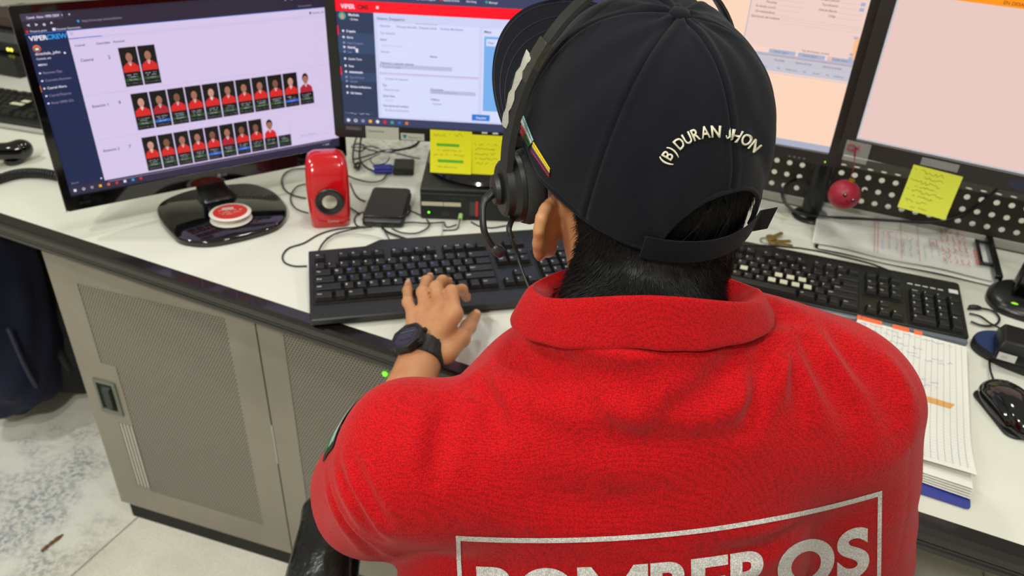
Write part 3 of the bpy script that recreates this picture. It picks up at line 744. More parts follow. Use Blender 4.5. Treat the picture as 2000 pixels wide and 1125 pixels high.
for u, t in ((-.110, 'Fecha / Hora'), (-.074, 'No.'), (-.060, 'Código único'), (-.030, 'Est.'), (-.014, 'Usuario'), (.008, 'No.'), (.020, 'Unidad res.')): f.text(u, .1430, .005, t, q_dk, 5, wide=.75)
screen_panel(m3, F3, f, q_page)
f = Flat(); f.L = .0002
for k in range(4): f.rect(-.020 + k * .0085, -.0085, -.0165 + k * .0085, -.0062, mat('button_mark', (128, 126, 124), .4), 1)
f.oval(.0435, -.0065, .0017, .0017, glow('led_lime', (150, 240, 40), 1.2), 1, 8)
f.build('buttons', None, m3, F3 @ T3(0, -.0037, 0), smooth=False)
MB().box(-.315, .0455, -.0042, -.0036, .0085, .0100).build('screen_lip', mat('lip_metal', (150, 150, 150), .25, metal=.6), m3, F3, smooth=False)

F4 = T3(.684, 1.2, .94) @ RZ(-30.3)
m4 = thing('monitor', 'matt black monitor at far right with a blank pale pink page and orange header', 'monitor', T3(.70, 1.28, .935) @ RZ(-30.3))
monitor_body(m4, F4, -.1485, .272, -.003, .345, -.1265, .256, .0275, .325, mat('bezel_charcoal', (38, 35, 34), .42), thick=.018, back=.045)
f = Flat(); r_page = E_('m4_page', (232, 200, 192)); r_org = E_('m4_orange', (255, 150, 12)); r_edge = E_('m4_edge', (196, 196, 202))
f.rect(-.1265, .0275, .256, .325, r_edge, 0); f.rect(-.1235, .0305, .253, .322, r_page, 1); f.rect(-.1235, .2645, .253, .2785, r_org, 2)
f.text(.015, .2675, .0068, 'EN DESARROLLO - SISTEMA SEC', E_('m4_header_text', (150, 84, 20)), 3, .02)
f.rect(-.1235, .2785, .253, .322, E_('m4_top', (214, 196, 200)), 2)
screen_panel(m4, F4, f, r_page)
f = Flat(); f.L = .0002
f.rect(.108, .004, .132, .018, mat('sticker_blue', (34, 40, 74), .3), 1); f.rect(.111, .007, .119, .015, mat('print_dim', (46, 44, 46), .5), 2)
f.build('badge', None, m4, F4 @ T3(0, -.0037, 0), smooth=False)
MB().box(-.1265, .256, -.0043, -.0036, .0255, .0272).build('screen_lip', mat('lip_metal', (150, 150, 150), .25, metal=.6), m4, F4, smooth=False)
# pole stand
pb = pz(1583, 424, .75)
ps = thing('monitor_pole_stand', 'black pole stand on the desk holding the two right-hand monitors', 'monitor stand', T3(*pb))
MB().lathe([(.001, 0), (.036, 0), (.037, .004), (.033, .009), (.024, .011), (.001, .011)], 32).build('foot', satin_black, ps, T3(*pb))
MB().loft([[(x * .0195, y * .0195, z) for x, y in [(math.cos(a * math.pi / 8), math.sin(a * math.pi / 8)) for a in range(16)]] for z in (.010, .42)]).build('pole', satin_black, ps, T3(pb[0], pb[1] + .005, .75), angle=50)
qv = MB(); pt = np.array([pb[0], pb[1] + .005, 1.085])
qv.tube([pt, pt + [-.06, .030, 0], np.array(F3 @ Vector((-.13, .06, .16)))], .013, 12); qv.tube([pt + [0, 0, -.03], pt + [.07, .0, -.03], np.array(F4 @ Vector((.06, .05, .15)))], .013, 12)
qv.lathe([(.001, 0), (.027, 0), (.027, .07), (.001, .07)], 24, M=T3(pt[0], pt[1], 1.03))
qv.build('arms', satin_black, ps, I4, angle=40)

# ------------------------------------------------------------------ sticky notes
yellow = mat('note_yellow', (236, 232, 22), .6); yellow2 = mat('note_lime', (222, 228, 70), .6); marker_g = mat('marker_green', (90, 180, 40), .6); ink_g = mat('ink_grey', (110, 108, 40), .7)
def note(F, u0, v0, w_, h_, m, label, rot=0, curl=.010, lines=(), grp=None):
    fr_ = F @ T3(u0, -.0042, v0) @ RY(rot); b = MB(); n = 10
    P = []
    for j in range(n + 1):
        t = j / n; y = -curl * t * t
        for i in (0, 1): P.append((i * w_, y, -t * h_))
    fs = [(2 * j, 2 * j + 2, 2 * j + 3, 2 * j + 1) for j in range(n)]
    b.add(P, fs, m)
    b.add([(x, y + .0004, z) for x, y, z in P], [t[::-1] for t in fs], m)
    def yc(v): t = -v / h_; return -curl * t * t - .0003
    for kind, a0, a1, v, hh, mm_ in lines:
        g = Flat(); g.scribble(a0, 0, a1, hh, mm_, 0, .0006) if kind == 's' else g.rect(a0, 0, a1, hh, mm_, 0)
        b.add([(x, yc(v + z) - (.0001 if kind == 's' else 0), v + z) for x, y, z in g.v], g.f, mm_)
    return tagp(b.build('sticky_note', None, frame=fr_, origin=tuple(fr_ @ Vector((w_ / 2, 0, 0))), smooth=False), label, 'sticky note', grp)
L1 = [('s', .006, .030, -.012, .005, ink_g), ('s', .036, .060, -.010, .006, ink_g), ('r', .012, .054, -.030, .005, marker_g), ('s', .010, .060, -.040, .004, ink_g), ('s', .006, .068, -.048, .004, ink_g), ('r', .014, .062, -.060, .005, marker_g), ('s', .010, .05, -.070, .003, ink_g)]
note(MF, .0815, .006, .076, .075, yellow, 'yellow sticky note half covered by its neighbour under the middle monitor', 0, .006, [('s', .006, .05, -.02 - k * .009, .004, ink_g) for k in range(5)])
note(MF, .0050, .011, .077, .080, yellow, 'yellow sticky note with two green marks under the middle monitor', 0, .010, L1)
note(F4, -.0290, .0065, .0755, .074, yellow2, 'yellow sticky note of handwritten numbers hanging from the far right monitor', 2.0, .012,
     [('s', .005, .052, -.011, .006, ink_g), ('s', .022, .055, -.019, .004, ink_g), ('s', .003, .050, -.029, .006, ink_g), ('s', .014, .045, -.036, .004, ink_g), ('s', .003, .060, -.044, .005, ink_g), ('s', .015, .048, -.052, .004, ink_g), ('s', .006, .050, -.060, .004, ink_g), ('s', .018, .045, -.070, .004, ink_g)])
tapem = mat('clear_tape', (200, 200, 200), .2, alpha=.28)
tagp(MB().box(-.020, .036, -.0048, -.0044, .009, .022).build('clear_tape', tapem, frame=F4, origin=tuple(F4 @ Vector((0, 0, .01))), smooth=False), 'strip of clear tape above the sticky note on the far right monitor', 'tape')

# ------------------------------------------------------------------ ornament
oc = np.array(F4 @ Vector((-.1190, -.012, -.0705)))
orn = thing('ornament', 'red ball ornament with a tiny smiling face hanging below the right monitors', 'ornament', T3(*oc))
redball = mat('ball_red', (158, 26, 52), .42, bump=('noise', 90, .15, .001)); gold = mat('gold_cap', (186, 150, 50), .3, metal=.9); redrib = mat('ribbon_red', (170, 30, 50), .5)
MB().sphere((0, 0, 0), (.0268, .0268, .0262), 36, 24).build('ball', redball, orn, T3(*oc), angle=180)
MB().lathe([(.001, 0), (.0052, 0), (.0056, .002), (.0052, .0045), (.001, .005)], 16).build('hanger_cap', gold, orn, T3(*oc) @ RY(8) @ T3(.002, 0, .0252))
MB().tube([oc + [.003, 0, .030], oc + [.004, .004, .05], np.array(F4 @ Vector((-.1215, -.0055, .008)))], .0005, 6).build('string', redrib, orn)
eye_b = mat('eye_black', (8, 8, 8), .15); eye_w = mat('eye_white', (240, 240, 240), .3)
fd = EYE - oc; fd = fd / np.linalg.norm(fd); fu, fv = np.cross([0, 0, 1], fd), None; fu /= np.linalg.norm(fu); fv = np.cross(fd, fu)
def on_ball(a, b_, r=.0268): d = fd * math.sqrt(max(1 - a * a - b_ * b_, 0)) + fu * a + fv * b_; return oc + d * r
for sx, sy in ((.06, -.02), (.62, -.24)):
    c = on_ball(sx, sy, .0258); e = MB().sphere((0, 0, 0), .0036, 14, 8, M=T3(*c)).build('eye', eye_b, orn)
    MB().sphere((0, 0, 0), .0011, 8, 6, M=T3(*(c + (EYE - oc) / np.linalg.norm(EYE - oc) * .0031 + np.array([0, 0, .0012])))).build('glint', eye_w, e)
MB().tube([on_ball(.20, -.30, .0271), on_ball(.25, -.38, .0271), on_ball(.33, -.40, .0271), on_ball(.40, -.36, .0271)], .0006, 6).build('mouth', eye_b, orn)
bw = MB()
c0 = np.array(F4 @ Vector((-.1215, -.0055, .013)))
for sgn in (-1, 1):
    P = [c0 + [0, 0, 0], c0 + [sgn * .008, -.001, .006], c0 + [sgn * .016, .001, .004], c0 + [sgn * .014, 0, -.003], c0 + [sgn * .006, -.001, -.003], c0]
    bw.tube(smooth_path(P, 4), .0022, 8, flat=(1, .35))
bw.tube([c0, c0 + [-.002, -.001, -.010], c0 + [.001, -.001, -.018]], .0018, 8, flat=(1, .35))
bw.build('bow', redrib, orn)
tagp(MB().box(-.1400, -.1000, -.0052, -.0049, -.012, .024).build('clear_tape', tapem, frame=F4, origin=tuple(F4 @ Vector((-.12, 0, .0))), smooth=False), 'crumpled clear tape over the red bow at the monitor corner', 'tape')

# ------------------------------------------------------------------ small computer under the middle monitor
PF = T3(-.181, 1.310, .75) @ RZ(1.5)
pc = thing('desktop_computer', 'small flat black desktop computer lying under the middle monitor stand', 'computer', PF)
pcm = mat('pc_black', (19, 20, 19), .45); pct = mat('pc_top', (30, 31, 30), .38)
MB().rbox(0, .185, .004, .20, .002, .0625, .003).build('case', pct, pc, PF, angle=30)
MB().box(.001, .184, 0, .005, .003, .0545).build('front_panel', pcm, pc, PF, bevel=.0012)
f = Flat(); f.L = .0003; cream = mat('label_cream', (196, 190, 164), .6)
f.rect(.003, .0295, .0435, .0375, cream, 1); f.rect(.0445, .0295, .077, .0375, cream, 1)
f.rect(.105, .010, .1095, .042, mat('pc_red', (190, 40, 52), .4), 1); f.rect(.094, .012, .105, .040, mat('pc_grey', (60, 58, 56), .5), 1)
for u in (.038, .060, .075): f.rect(u, .0440, u + .008, .0475, mat('pc_port', (44, 46, 46), .4), 1)
f.rect(.040, .010, .055, .0185, mat('pc_port', (44, 46, 46), .4), 1); f.oval(.062, .014, .002, .002, mat('pc_port', (44, 46, 46), .4), 1)
f.build('front_ports', None, pc, PF @ T3(0, -.0003, 0), smooth=False)
MB().sphere((.0165, -.0006, .0155), (.0022, .0012, .0022), 10, 8).build('power_light', glow('led_green', (110, 255, 40), 2.2), pc, PF)
for fx in (.015, .17):
    MB().box(fx - .008, fx + .008, .01, .19, 0, .003).build('foot', matt_black, pc, PF, smooth=False)
pg = np.array(PF @ Vector((.0770, -.007, .0125)))
t = thing('audio_plug', 'lime green audio plug pushed into the front of the small computer', 'plug', T3(*pg))
MB().lathe([(.001, 0), (.0035, 0), (.0042, .004), (.0042, .016), (.0032, .0165), (.001, .017)], 14).build('plug_body', mat('plug_lime', (170, 215, 130), .4), t, T3(*pg) @ RX(-90) @ T3(0, 0, -.010))
MB().tube(smooth_path([pg + [0, -.010, 0], pg + [-.001, -.022, -.006], pg + [-.006, -.034, -.0105], pg + [-.030, -.040, -.0107]], 5), .0013, 8).build('cord', matt_black, t)

# ------------------------------------------------------------------ red speaker
SF = T3(*((pz(611, 449, .75) + pz(683, 438, .75)) / 2)) @ RZ(14)
spk = thing('speaker', 'small glossy red loudspeaker with a silver cone standing on the desk', 'speaker', SF)
redgl = mat('speaker_red', (196, 8, 22), .16, coat=.6)
rings = []
for z, hw, yf, yb in ((0, .0335, -.002, .060), (.002, .0350, -.004, .062), (.02, .0362, -.006, .064), (.05, .0375, -.004, .066), (.08, .0382, .000, .068), (.10, .0378, .006, .068), (.115, .0362, .014, .067), (.125, .0325, .023, .064), (.130, .0265, .031, .058), (.1315, .018, .038, .052)):
    r = min(.014, hw * .6, (yb - yf) * .45); P = []
    for cx, cy, a0 in ((hw - r, yb - r, 0), (-hw + r, yb - r, 90), (-hw + r, yf + r, 180), (hw - r, yf + r, 270)):
        for k in range(6): a = math.radians(a0 + 18 * k); P.append((cx + r * math.cos(a), cy + r * math.sin(a), z))
    rings.append(P)
MB().loft(rings).build('housing', redgl, spk, SF, angle=60)
DF = SF @ T3(.001, -.0065, .055) @ RX(90)
MB().lathe([(.0195, 0), (.0245, 0), (.0258, .002), (.0245, .0042), (.0215, .0045), (.0195, .0025)], 40).build('driver_ring', mat('ring_dark', (26, 26, 28), .3), spk, DF, angle=60)
MB().lathe([(.0001, .0042), (.006, .0038), (.012, .0028), (.0175, .0012), (.0205, .001), (.0205, -.002), (.0001, -.002)][::-1], 36).build('driver_cone', mat('cone_silver', (196, 192, 178), .28, metal=.7), spk, DF, angle=80)
f = Flat(); f.L = .0002; f.text(-.006, 0, .0075, 'Genius', mat('logo_silver', (205, 150, 150), .3), 1, .02)
f.build('logo', None, spk, SF @ T3(0, -.0066, .013), smooth=False)

# ------------------------------------------------------------------ tape spool on the monitor base
sc_ = pz(452, 428, .7625)
sp = thing('tape_spool', 'round white spool with a red and white top label on the monitor base', 'tape spool', T3(*sc_))
wpl = mat('spool_white', (232, 226, 216), .35); redlab = mat('spool_red', (205, 52, 44), .5)
MB().lathe([(.001, 0), (.0355, 0), (.0368, .0012), (.0355, .0028), (.030, .0036), (.0275, .0045), (.0275, .0105), (.030, .0114), (.0355, .0122), (.0368, .0138), (.0355, .0152), (.001, .0155)], 48).build('reel', wpl, sp, T3(*sc_), angle=50)
lb = MB(); lb.lathe([(.001, .0154), (.030, .0154), (.030, .0158), (.001, .0158)], 36)
lo = lb.build('label_disc', redlab, sp, T3(*sc_), angle=30)
f = MB()
for y, w_, h_ in ((.0030, .021, .0045), (-.0050, .019, .0035), (-.0125, .014, .0035)):
    g_ = Flat(); g_.scribble(-w_, 0, w_, h_, wpl, 0, .0011); f.add([(x, y + z, .0160) for x, _, z in g_.v], g_.f, wpl)
f.box(-.014, .006, .0075, .0175, .0158, .01595, mat('label_grey', (186, 186, 176), .5))
f.build('label_print', None, lo, T3(*sc_) @ RZ(20), smooth=False)

# ------------------------------------------------------------------ black box between speaker and computer
HF = T3(*pz(707, 444, .75)) @ RZ(1)
hd = thing('external_drive', 'black rounded external drive box on the desk beside the red speaker', 'drive', HF)
MB().rbox(0, .077, 0, .132, .001, .018, .007).build('lower_shell', matt_black, hd, HF, angle=40)
MB().rbox(.001, .076, .003, .131, .018, .0235, .010, n=4).build('top_plate', mat('drive_top', (24, 20, 30), .18), hd, HF, angle=30)
f = Flat(); f.rect(.006, .0125, .071, .0155, mat('drive_strip', (110, 108, 112), .25), 1); f.rect(.008, .004, .020, .010, mat('pc_port', (44, 46, 46), .4), 1); f.rect(.026, .004, .060, .009, mat('pc_port', (44, 46, 46), .4), 1)
f.build('front_ports', None, hd, HF @ T3(0, -.0003, 0), smooth=False)

# ------------------------------------------------------------------ VGA plug and adapter, thin plastic bag, cables
vg = pz(748, 338, .75)
v = thing('video_adapter', 'blue video plug joined to a black adapter box amid the cables', 'adapter', T3(*vg) @ RZ(6))
VF = WM[v.name]
MB().rbox(-.018, .020, -.010, .012, .002, .016, .003).build('blue_plug', mat('plug_blue', (44, 48, 150), .4), v, VF)
MB().rbox(.022, .066, -.016, .016, .002, .017, .003).build('adapter_box', satin_black, v, VF)
MB().rbox(.022, .066, .018, .050, .001, .013, .003).build('second_box', satin_black, v, VF)
for yy in (-.0125, .0145): MB().tube([(-.022, yy, .009), (.024, yy, .009)], .0022, 10).build('thumb_screw', mat('plug_blue', (44, 48, 150), .4), v, VF)
bagc = pz(770, 300, .75)
pbm = mat('clear_plastic', (235, 235, 232), .12, alpha=.30, bump=('noise', 45, .8, .01))
b = MB(); n = 26
for i in range(n + 1):
    for j in range(n + 1):
        x = (i / n - .5) * .19; y = (j / n - .5) * .13
        z = .012 + .010 * math.sin(x * 60 + y * 20) * math.sin(y * 75 - x * 15) + .006 * math.sin(x * 140) * math.cos(y * 120)
        e_ = max(abs(i / n - .5), abs(j / n - .5)) * 2
        b.v.append((x + .006 * math.sin(j * 1.3), y + .006 * math.sin(i * 1.7), max(z * (1.2 - e_ ** 3), .0012)))
for i in range(n):
    for j in range(n): k = i * (n + 1) + j; b.f.append((k, k + n + 1, k + n + 2, k + 1)); b.m.append(0)
tagp(b.build('plastic_bag', pbm, frame=T3(*bagc) @ RZ(8), origin=tuple(bagc), angle=180), 'crumpled clear plastic bag among the cables behind the red speaker', 'bag')

cab_mat = mat('cable_black', (20, 20, 22), .4); cab_gry = mat('cable_grey', (70, 70, 72), .45); cab_lt = mat('cable_pale', (170, 172, 165), .5)
def zo(pts): return [(540 + x / 3.75, 230 + y / 3.75) for x, y in pts]
_cz = 0
def cable(pts, r, label, m=None, z=None, lift=None):
    global _cz
    _cz += 1; P = []
    for i, p in enumerate(pts):
        zz = ZD + r + .0004 + (_cz % 4) * .0016
        if z is not None: zz = z[i] if hasattr(z, '__len__') else z
        P.append(pz(p[0], p[1], zz))
    o = MB().tube(smooth_path(P, 8), r, 8).build('cable', m or cab_mat, origin=tuple(P[0]), angle=180)
    return tagp(o, label, 'cable', 'cables on the desk')
cable(zo([(210, 372), (120, 378), (60, 410), (38, 465), (62, 530), (130, 570), (215, 590)]), .0016, 'black cable making the upper of two loops left of the red speaker')
cable(zo([(212, 486), (150, 505), (108, 560), (108, 620), (150, 670), (232, 698)]), .0014, 'black cable making the lower of two loops left of the red speaker')
cable(zo([(285, 1062), (300, 1000), (340, 920), (410, 860), (500, 830), (620, 806), (700, 800)]), .0017, 'black keyboard cable rising from the left end of the front keyboard')
cable(zo([(222, 1086), (130, 1086), (60, 1060), (45, 1010), (90, 955), (200, 918), (300, 860), (400, 825), (520, 806), (640, 798)]), .0015, 'thin black cable in a long bend left of the front keyboard')
cable(zo([(772, 806), (820, 840), (900, 870), (1000, 905), (1115, 948)]), .0022, 'thick black cable running from the drive box to the front keyboard')
cable(zo([(845, 812), (920, 842), (1020, 846), (1095, 815), (1120, 780), (1100, 745)]), .0015, 'black cable curving from the drive box to the small computer')
cable(zo([(925, 770), (1000, 766), (1100, 772), (1230, 765)]), .0016, 'black cable lying straight in front of the small computer')
cable(zo([(640, 690), (592, 708), (572, 748), (590, 790), (650, 806)]), .0014, 'short black cable bowed out beside the drive box on the left')
cable(zo([(935, 602), (972, 635), (978, 680), (950, 722), (918, 740)]), .0014, 'short black cable bowed out beside the drive box on the right')
cable(zo([(930, 662), (990, 684), (1062, 716)]), .0013, 'short thin cable between the drive box and the small computer')
cable(zo([(500, 412), (580, 448), (690, 472), (770, 458), (815, 408)]), .0016, 'black cable sagging below the blue video plug')
cable(zo([(540, 480), (570, 550), (605, 592), (650, 612)]), .0014, 'black cable from the speaker towards the back of the drive box')
cable(zo([(520, 645), (560, 672), (612, 706)]), .0015, 'short black cable from the red speaker to the drive box')
cable(zo([(596, 120), (572, 190), (560, 270), (566, 330), (590, 362)]), .0020, 'black cable coming down right of the left monitor', z=[.80, .79, .775, .76, .756])
cable(zo([(622, 130), (612, 210), (610, 300), (650, 360), (716, 392)]), .0022, 'thick black cable plugged into the blue video plug', z=[.80, .785, .765, .757, .760])
cable(zo([(640, 212), (720, 214), (800, 250), (900, 238), (1010, 214), (1060, 160)]), .0017, 'black cable crossing the desk under the middle monitor', z=.768)
cable(zo([(548, 214), (640, 222), (740, 248), (860, 258), (980, 286), (1050, 300)]), .0017, 'black cable under the middle monitor running to the round base', z=.764)
cable(zo([(570, 305), (680, 275), (800, 236), (900, 232), (1000, 205), (1040, 175)]), .0019, 'black cable over the plastic bag below the middle monitor', z=.772)
cable(zo([(600, 340), (680, 300), (760, 262), (690, 300), (720, 345), (800, 330), (830, 290)]), .0013, 'thin black cable curled over the plastic bag', z=.774)
cable(zo([(560, 200), (610, 190), (650, 215), (620, 245), (570, 238)]), .0018, 'small loop of black cable beside the left monitor edge', z=.770)
cable(zo([(575, 345), (600, 330), (610, 350), (590, 372), (572, 360)]), .0030, 'thick knotted black cable behind the red speaker', z=.758)
cable(zo([(1210, 770), (1215, 830), (1190, 880), (1100, 912), (1050, 918)]), .0009, 'thin pale cable curving in front of the small computer', cab_lt)
cable(zo([(360, 880), (440, 856), (560, 850), (700, 866), (820, 905), (905, 950)]), .0009, 'thin pale cable on the desk behind the front keyboard', cab_lt)
cable(zo([(1425, 762), (1490, 795), (1580, 806), (1690, 788)]), .0014, 'black cable on the desk below the headset ear cup')
cable(zo([(1230, 765), (1235, 790), (1260, 800), (1320, 782)]), .0012, 'short black cable between the plugs of the small computer')
cable(zo([(790, 830), (820, 880), (860, 930), (930, 960)]), .0011, 'thin grey cable beside the thick one behind the keyboard', cab_gry)
# thick cable of the pole stand
cable([(1566, 349), (1540, 356), (1528, 378), (1537, 400), (1560, 416), (1600, 423), (1680, 427), (1760, 432), (1830, 434), (1880, 420), (1915, 398), (1950, 366)], .0030, 'thick black cable looping round the pole stand and along the perforated screen', z=[.80, .805, .795, .78, .77, .766, .772, .78, .786, .80, .83, .87])
cable([(1687, 372), (1720, 388), (1762, 404), (1800, 410)], .0034, 'thick black cable behind the red ball ornament', z=[.80, .795, .79, .785])

# ------------------------------------------------------------------ far left: handset, cord, radio base
hs = pz(12, 322, .75)
ht = thing('telephone_handset', 'black telephone handset lying on the desk at the far left edge', 'handset', T3(*hs) @ RZ(48))
HFr = WM[ht.name]
hh = MB(); hh.tube(smooth_path([(.034, 0, .025), (.015, 0, .026), (-.03, 0, .036), (-.09, 0, .040), (-.14, 0, .028), (-.165, 0, .022)], 5), [.0215, .0225, .023, .0225, .022, .021, .020, .0195, .019, .0185, .018, .018, .018, .018, .0185, .019, .0195, .020, .021, .022, .0225, .022, .022, .021, .020, .019][:26], 20, flat=(1, .9))
hh.build('grip', gloss_black, ht, HFr, angle=180)
MB().lathe([(.001, 0), (.017, 0), (.019, .004), (.018, .010), (.001, .012)], 28).build('earpiece', gloss_black, ht, HFr @ T3(.016, 0, .0005))
MB().sphere((.034, 0, .025), (.024, .0212, .0212), 24, 14).build('end_cap', gloss_black, ht, HFr, angle=180)
base = smooth_path([pz(-60, 372, .758), pz(0, 352, .758), pz(35, 342, .758), pz(70, 340, .758), pz(108, 345, .758), pz(150, 360, .758)], 40)
co = []
for i, p in enumerate(base):
    a = i * 1.15
    co.append((p[0] + .0025 * math.cos(a), p[1] + .0085 * math.cos(a + .3), p[2] + .0025 + .0085 * math.sin(a)))
co = smooth_path(co, 2)
MBc = MB().tube(co, .0029, 6)
tagp(MBc.build('coiled_cord', cab_mat, origin=tuple(base[0]), angle=180), 'black coiled handset cord lying beside the left monitor', 'cord')
rb = pz(28, 152, .75)
rt = thing('radio_unit', 'black radio unit with two small yellow lights at the far left', 'radio', T3(*rb) @ RZ(-18))
RF = WM[rt.name]
MB().rbox(-.17, .022, 0, .16, 0, .055, .006).build('base', satin_black, rt, RF)
MB().rbox(-.16, .016, .03, .15, .055, .115, .008).build('upper_case', matt_black, rt, RF)
b = MB()
for k in range(9): b.box(-.06 + k * .0085, -.0555 + k * .0085, .026, .031, .085, .110)
b.build('grille', mat('grille_grey', (96, 96, 100), .4), rt, RF, smooth=False)
for k in range(2): MB().sphere((-.028 + k * .012, .028, .066), (.0042, .003, .0050), 10, 8).build('indicator_light', glow('led_yellow', (255, 245, 90), 1.6), rt, RF)
b = MB().rbox(-.15, .0, .05, .13, .115, .15, .01); b.build('handle_block', mat('brown_leather', (66, 50, 44), .6), rt, RF)

# ------------------------------------------------------------------ right side: phone cradle, mouse mat, black box, mouse
pc_ = pz(1984, 612, .75)
pt_ = thing('phone_cradle', 'black phone charging cradle with a green light at the right edge', 'phone', T3(*pc_) @ RZ(-28))
KF = WM[pt_.name]
prf = smooth_path([(-.042, .005, 0), (-.046, .04, 0), (-.030, .085, 0), (.02, .105, 0), (.085, .10, 0), (.105, .05, 0), (.09, .0, 0), (.03, -.022, 0), (-.02, -.018, 0)], 4, True)
MB().poly(prf, 0, .006).poly(prf, .006, .018, ins=.010).build('cradle_base', satin_black, pt_, KF, angle=50)
MB().loft([[(x, y, z) for x, y in ((x0, y0), (x1, y0), (x1, y1), (x0, y1))] for x0, x1, y0, y1, z in ((-.014, .060, .022, .062, .016), (-.010, .058, .032, .068, .06), (-.002, .054, .048, .074, .125))]).build('phone_body', gloss_black, pt_, KF, bevel=.004)
MB().sphere((-.008, -.004, .0185), (.0055, .0022, .0018), 10, 8).build('charge_light', glow('led_lime', (150, 240, 40), 1.2), pt_, KF)
# mat
mc = pz(1998, 702, .75)
mm = thing('mouse_mat', 'navy blue fabric mouse mat with thick black rounded base', 'mouse mat', T3(*mc) @ RZ(-30))
MMF = WM[mm.name]
def oval_(a, b_, n=48, p=2.4): return [(a * np.sign(math.cos(t)) * abs(math.cos(t)) ** (2 / p), b_ * np.sign(math.sin(t)) * abs(math.sin(t)) ** (2 / p)) for t in [2 * math.pi * k / n for k in range(n)]]
ov = oval_(.125, .050); ov = [(x + .053, y) for x, y in ov]
MB().loft([[(x, y, 0) for x, y in ov], [(x * 1.0, y * 1.02, .008) for x, y in ov], [(.053 + (x - .053) * .985, y * .97, .0145) for x, y in ov]]).build('base_pad', matt_black, mm, MMF, angle=40)
MB().loft([[(.053 + (x - .053) * .982, y * .965, .0146) for x, y in ov], [(.053 + (x - .053) * .97, y * .94, .0165) for x, y in ov]]).build('fabric_top', mat('mat_navy', (26, 44, 92), .85, bump=('noise', 900, .3, .0008)), mm, MMF, angle=40)
bc = pz(1972, 700, .7665)
bx = thing('connector_box', 'small black box with a white label resting on the blue mouse mat', 'box', T3(*bc) @ RZ(-28))
BF = WM[bx.name]
MB().loft([[(x, y, z) for x, y in ((-.022, -.014), (.09, -.014), (.09, .05), (-.022, .05))] if z < .02 else [(x, y, z) for x, y in ((-.016, -.006), (.086, -.006), (.086, .046), (-.016, .046))] for z in (0, .016, .030)]).build('case', satin_black, bx, BF, bevel=.002)
f = Flat(); f.L = .0003; f.rect(-.018, .002, .0055, .0142, mat('label_white', (206, 206, 204), .5), 1); f.text(-.014, .0055, .006, '101', mat('ink_pale', (130, 130, 135), .5), 2)
f.build('label', None, bx, BF @ T3(0, -.0142, 0), smooth=False)
f = MB()
for k in range(3): f.box(.012 + k * .018, .022 + k * .018, .006, .014, .030, .0312)
f.build('buttons', mat('btn_grey', (92, 92, 96), .4), bx, BF, bevel=.0004)
cable([(1890, 603), (1915, 602), (1940, 608), (1952, 622), (1944, 634), (1920, 636), (1896, 628)], .0018, 'black cable looped beside the right end of the back keyboard')
cable([(1893, 612), (1915, 618), (1935, 632), (1965, 646), (1995, 655)], .0016, 'black cable passing from the back keyboard to the small black box', z=[.753, .754, .758, .772, .775])
tagp(MB().sphere((0, 0, .004), (.011, .0055, .004), 14, 8, M=T3(*pz(1903, 604, .75)) @ RZ(-10)).build('cable_clip', satin_black, origin=tuple(pz(1903, 604, .75))), 'small black cable tie beside the right end of the back keyboard', 'cable tie')
cable([(1940, 741), (1934, 722), (1933, 700), (1940, 676)], .0015, 'black mouse cable disappearing under the blue mouse mat', z=[.760, .755, .753, .752])
mo = pz(1968, 806, .75)
ms = thing('computer_mouse', 'glossy black computer mouse on the white desk at the right', 'mouse', T3(*mo) @ RZ(2))
MOF = WM[ms.name]
def mouse_f(p):
    d = ell(p, (0, -.006, .004), (.0335, .056, .0335)); d = smax(d, -p[:, 2] + .002, .003)
    d = smax(d, p[:, 1] - .048, .006)
    d = smin(d, ell(p, (0, .012, .010), (.0305, .040, .020)), .008); d = smax(d, -p[:, 2] + .002, .003)
    w_ = np.abs(p[:, 0]); d = smax(d, w_ - .0315 + .10 * np.maximum(p[:, 1], 0) * .3, .006)
    gr = np.exp(-((w_ - .0245) / .0022) ** 2) * .0012
    return d + gr
surf_obj('shell', mouse_f, (-.045, -.07, -.004), (.045, .06, .05), .0016, gloss_black, ms, 2).__class__ if False else None
ob, P_, F_ = surf(mouse_f, (-.045, -.07, -.004), (.045, .06, .05), .0016) + (None,)
q = MB(); q.v = ob.tolist(); q.f = P_.tolist(); q.m = [0] * len(P_); q.build('shell', mat('mouse_gloss', (9, 9, 10), .10, coat=.5), ms, MOF, angle=180)
MB().tube([(-.0005, .0425, .0215), (-.0005, .008, .0372)], .0008, 6).build('button_gap', mat('gap_black', (3, 3, 3), .8), ms, MOF)
MB().lathe([(.001, -.0035), (.0095, -.0035), (.0100, 0), (.0095, .0035), (.001, .0035)], 24).build('scroll_wheel', matt_black, ms, MOF @ T3(0, .024, .0245) @ RY(90))
MB().rbox(-.031, .031, -.055, .044, 0, .0045, .015, n=6).build('underside', matt_black, ms, MOF)
# ------------------------------------------------------------------ keyboards
key_m = mat('key_black', (22, 22, 24), .42); key_m2 = mat('key_black_hp', (20, 20, 20), .45); legend = mat('key_legend', (208, 208, 205), .6); legend_b = mat('key_legend_blue', (96, 104, 190), .6)
U = .01905
R0 = [('Esc', 0, 1)] + [('F%d' % (i + 1), 2 + i + (.5 if i > 3 else 0) + (.5 if i > 7 else 0), 1) for i in range(12)]
R1 = [(c, i, 1) for i, c in enumerate('|1234567890')] + [("'", 11, 1), ('¿', 12, 1), ('←', 13, 2)]
R2 = [('Tab', 0, 1.5)] + [(c, 1.5 + i, 1) for i, c in enumerate('QWERTYUIOP')] + [('´', 11.5, 1), ('+', 12.5, 1), ('', 13.5, 1.5)]
R3 = [('Bloq', 0, 1.75)] + [(c, 1.75 + i, 1) for i, c in enumerate('ASDFGHJKLÑ')] + [('{', 11.75, 1), ('Intro', 12.75, 2.25)]
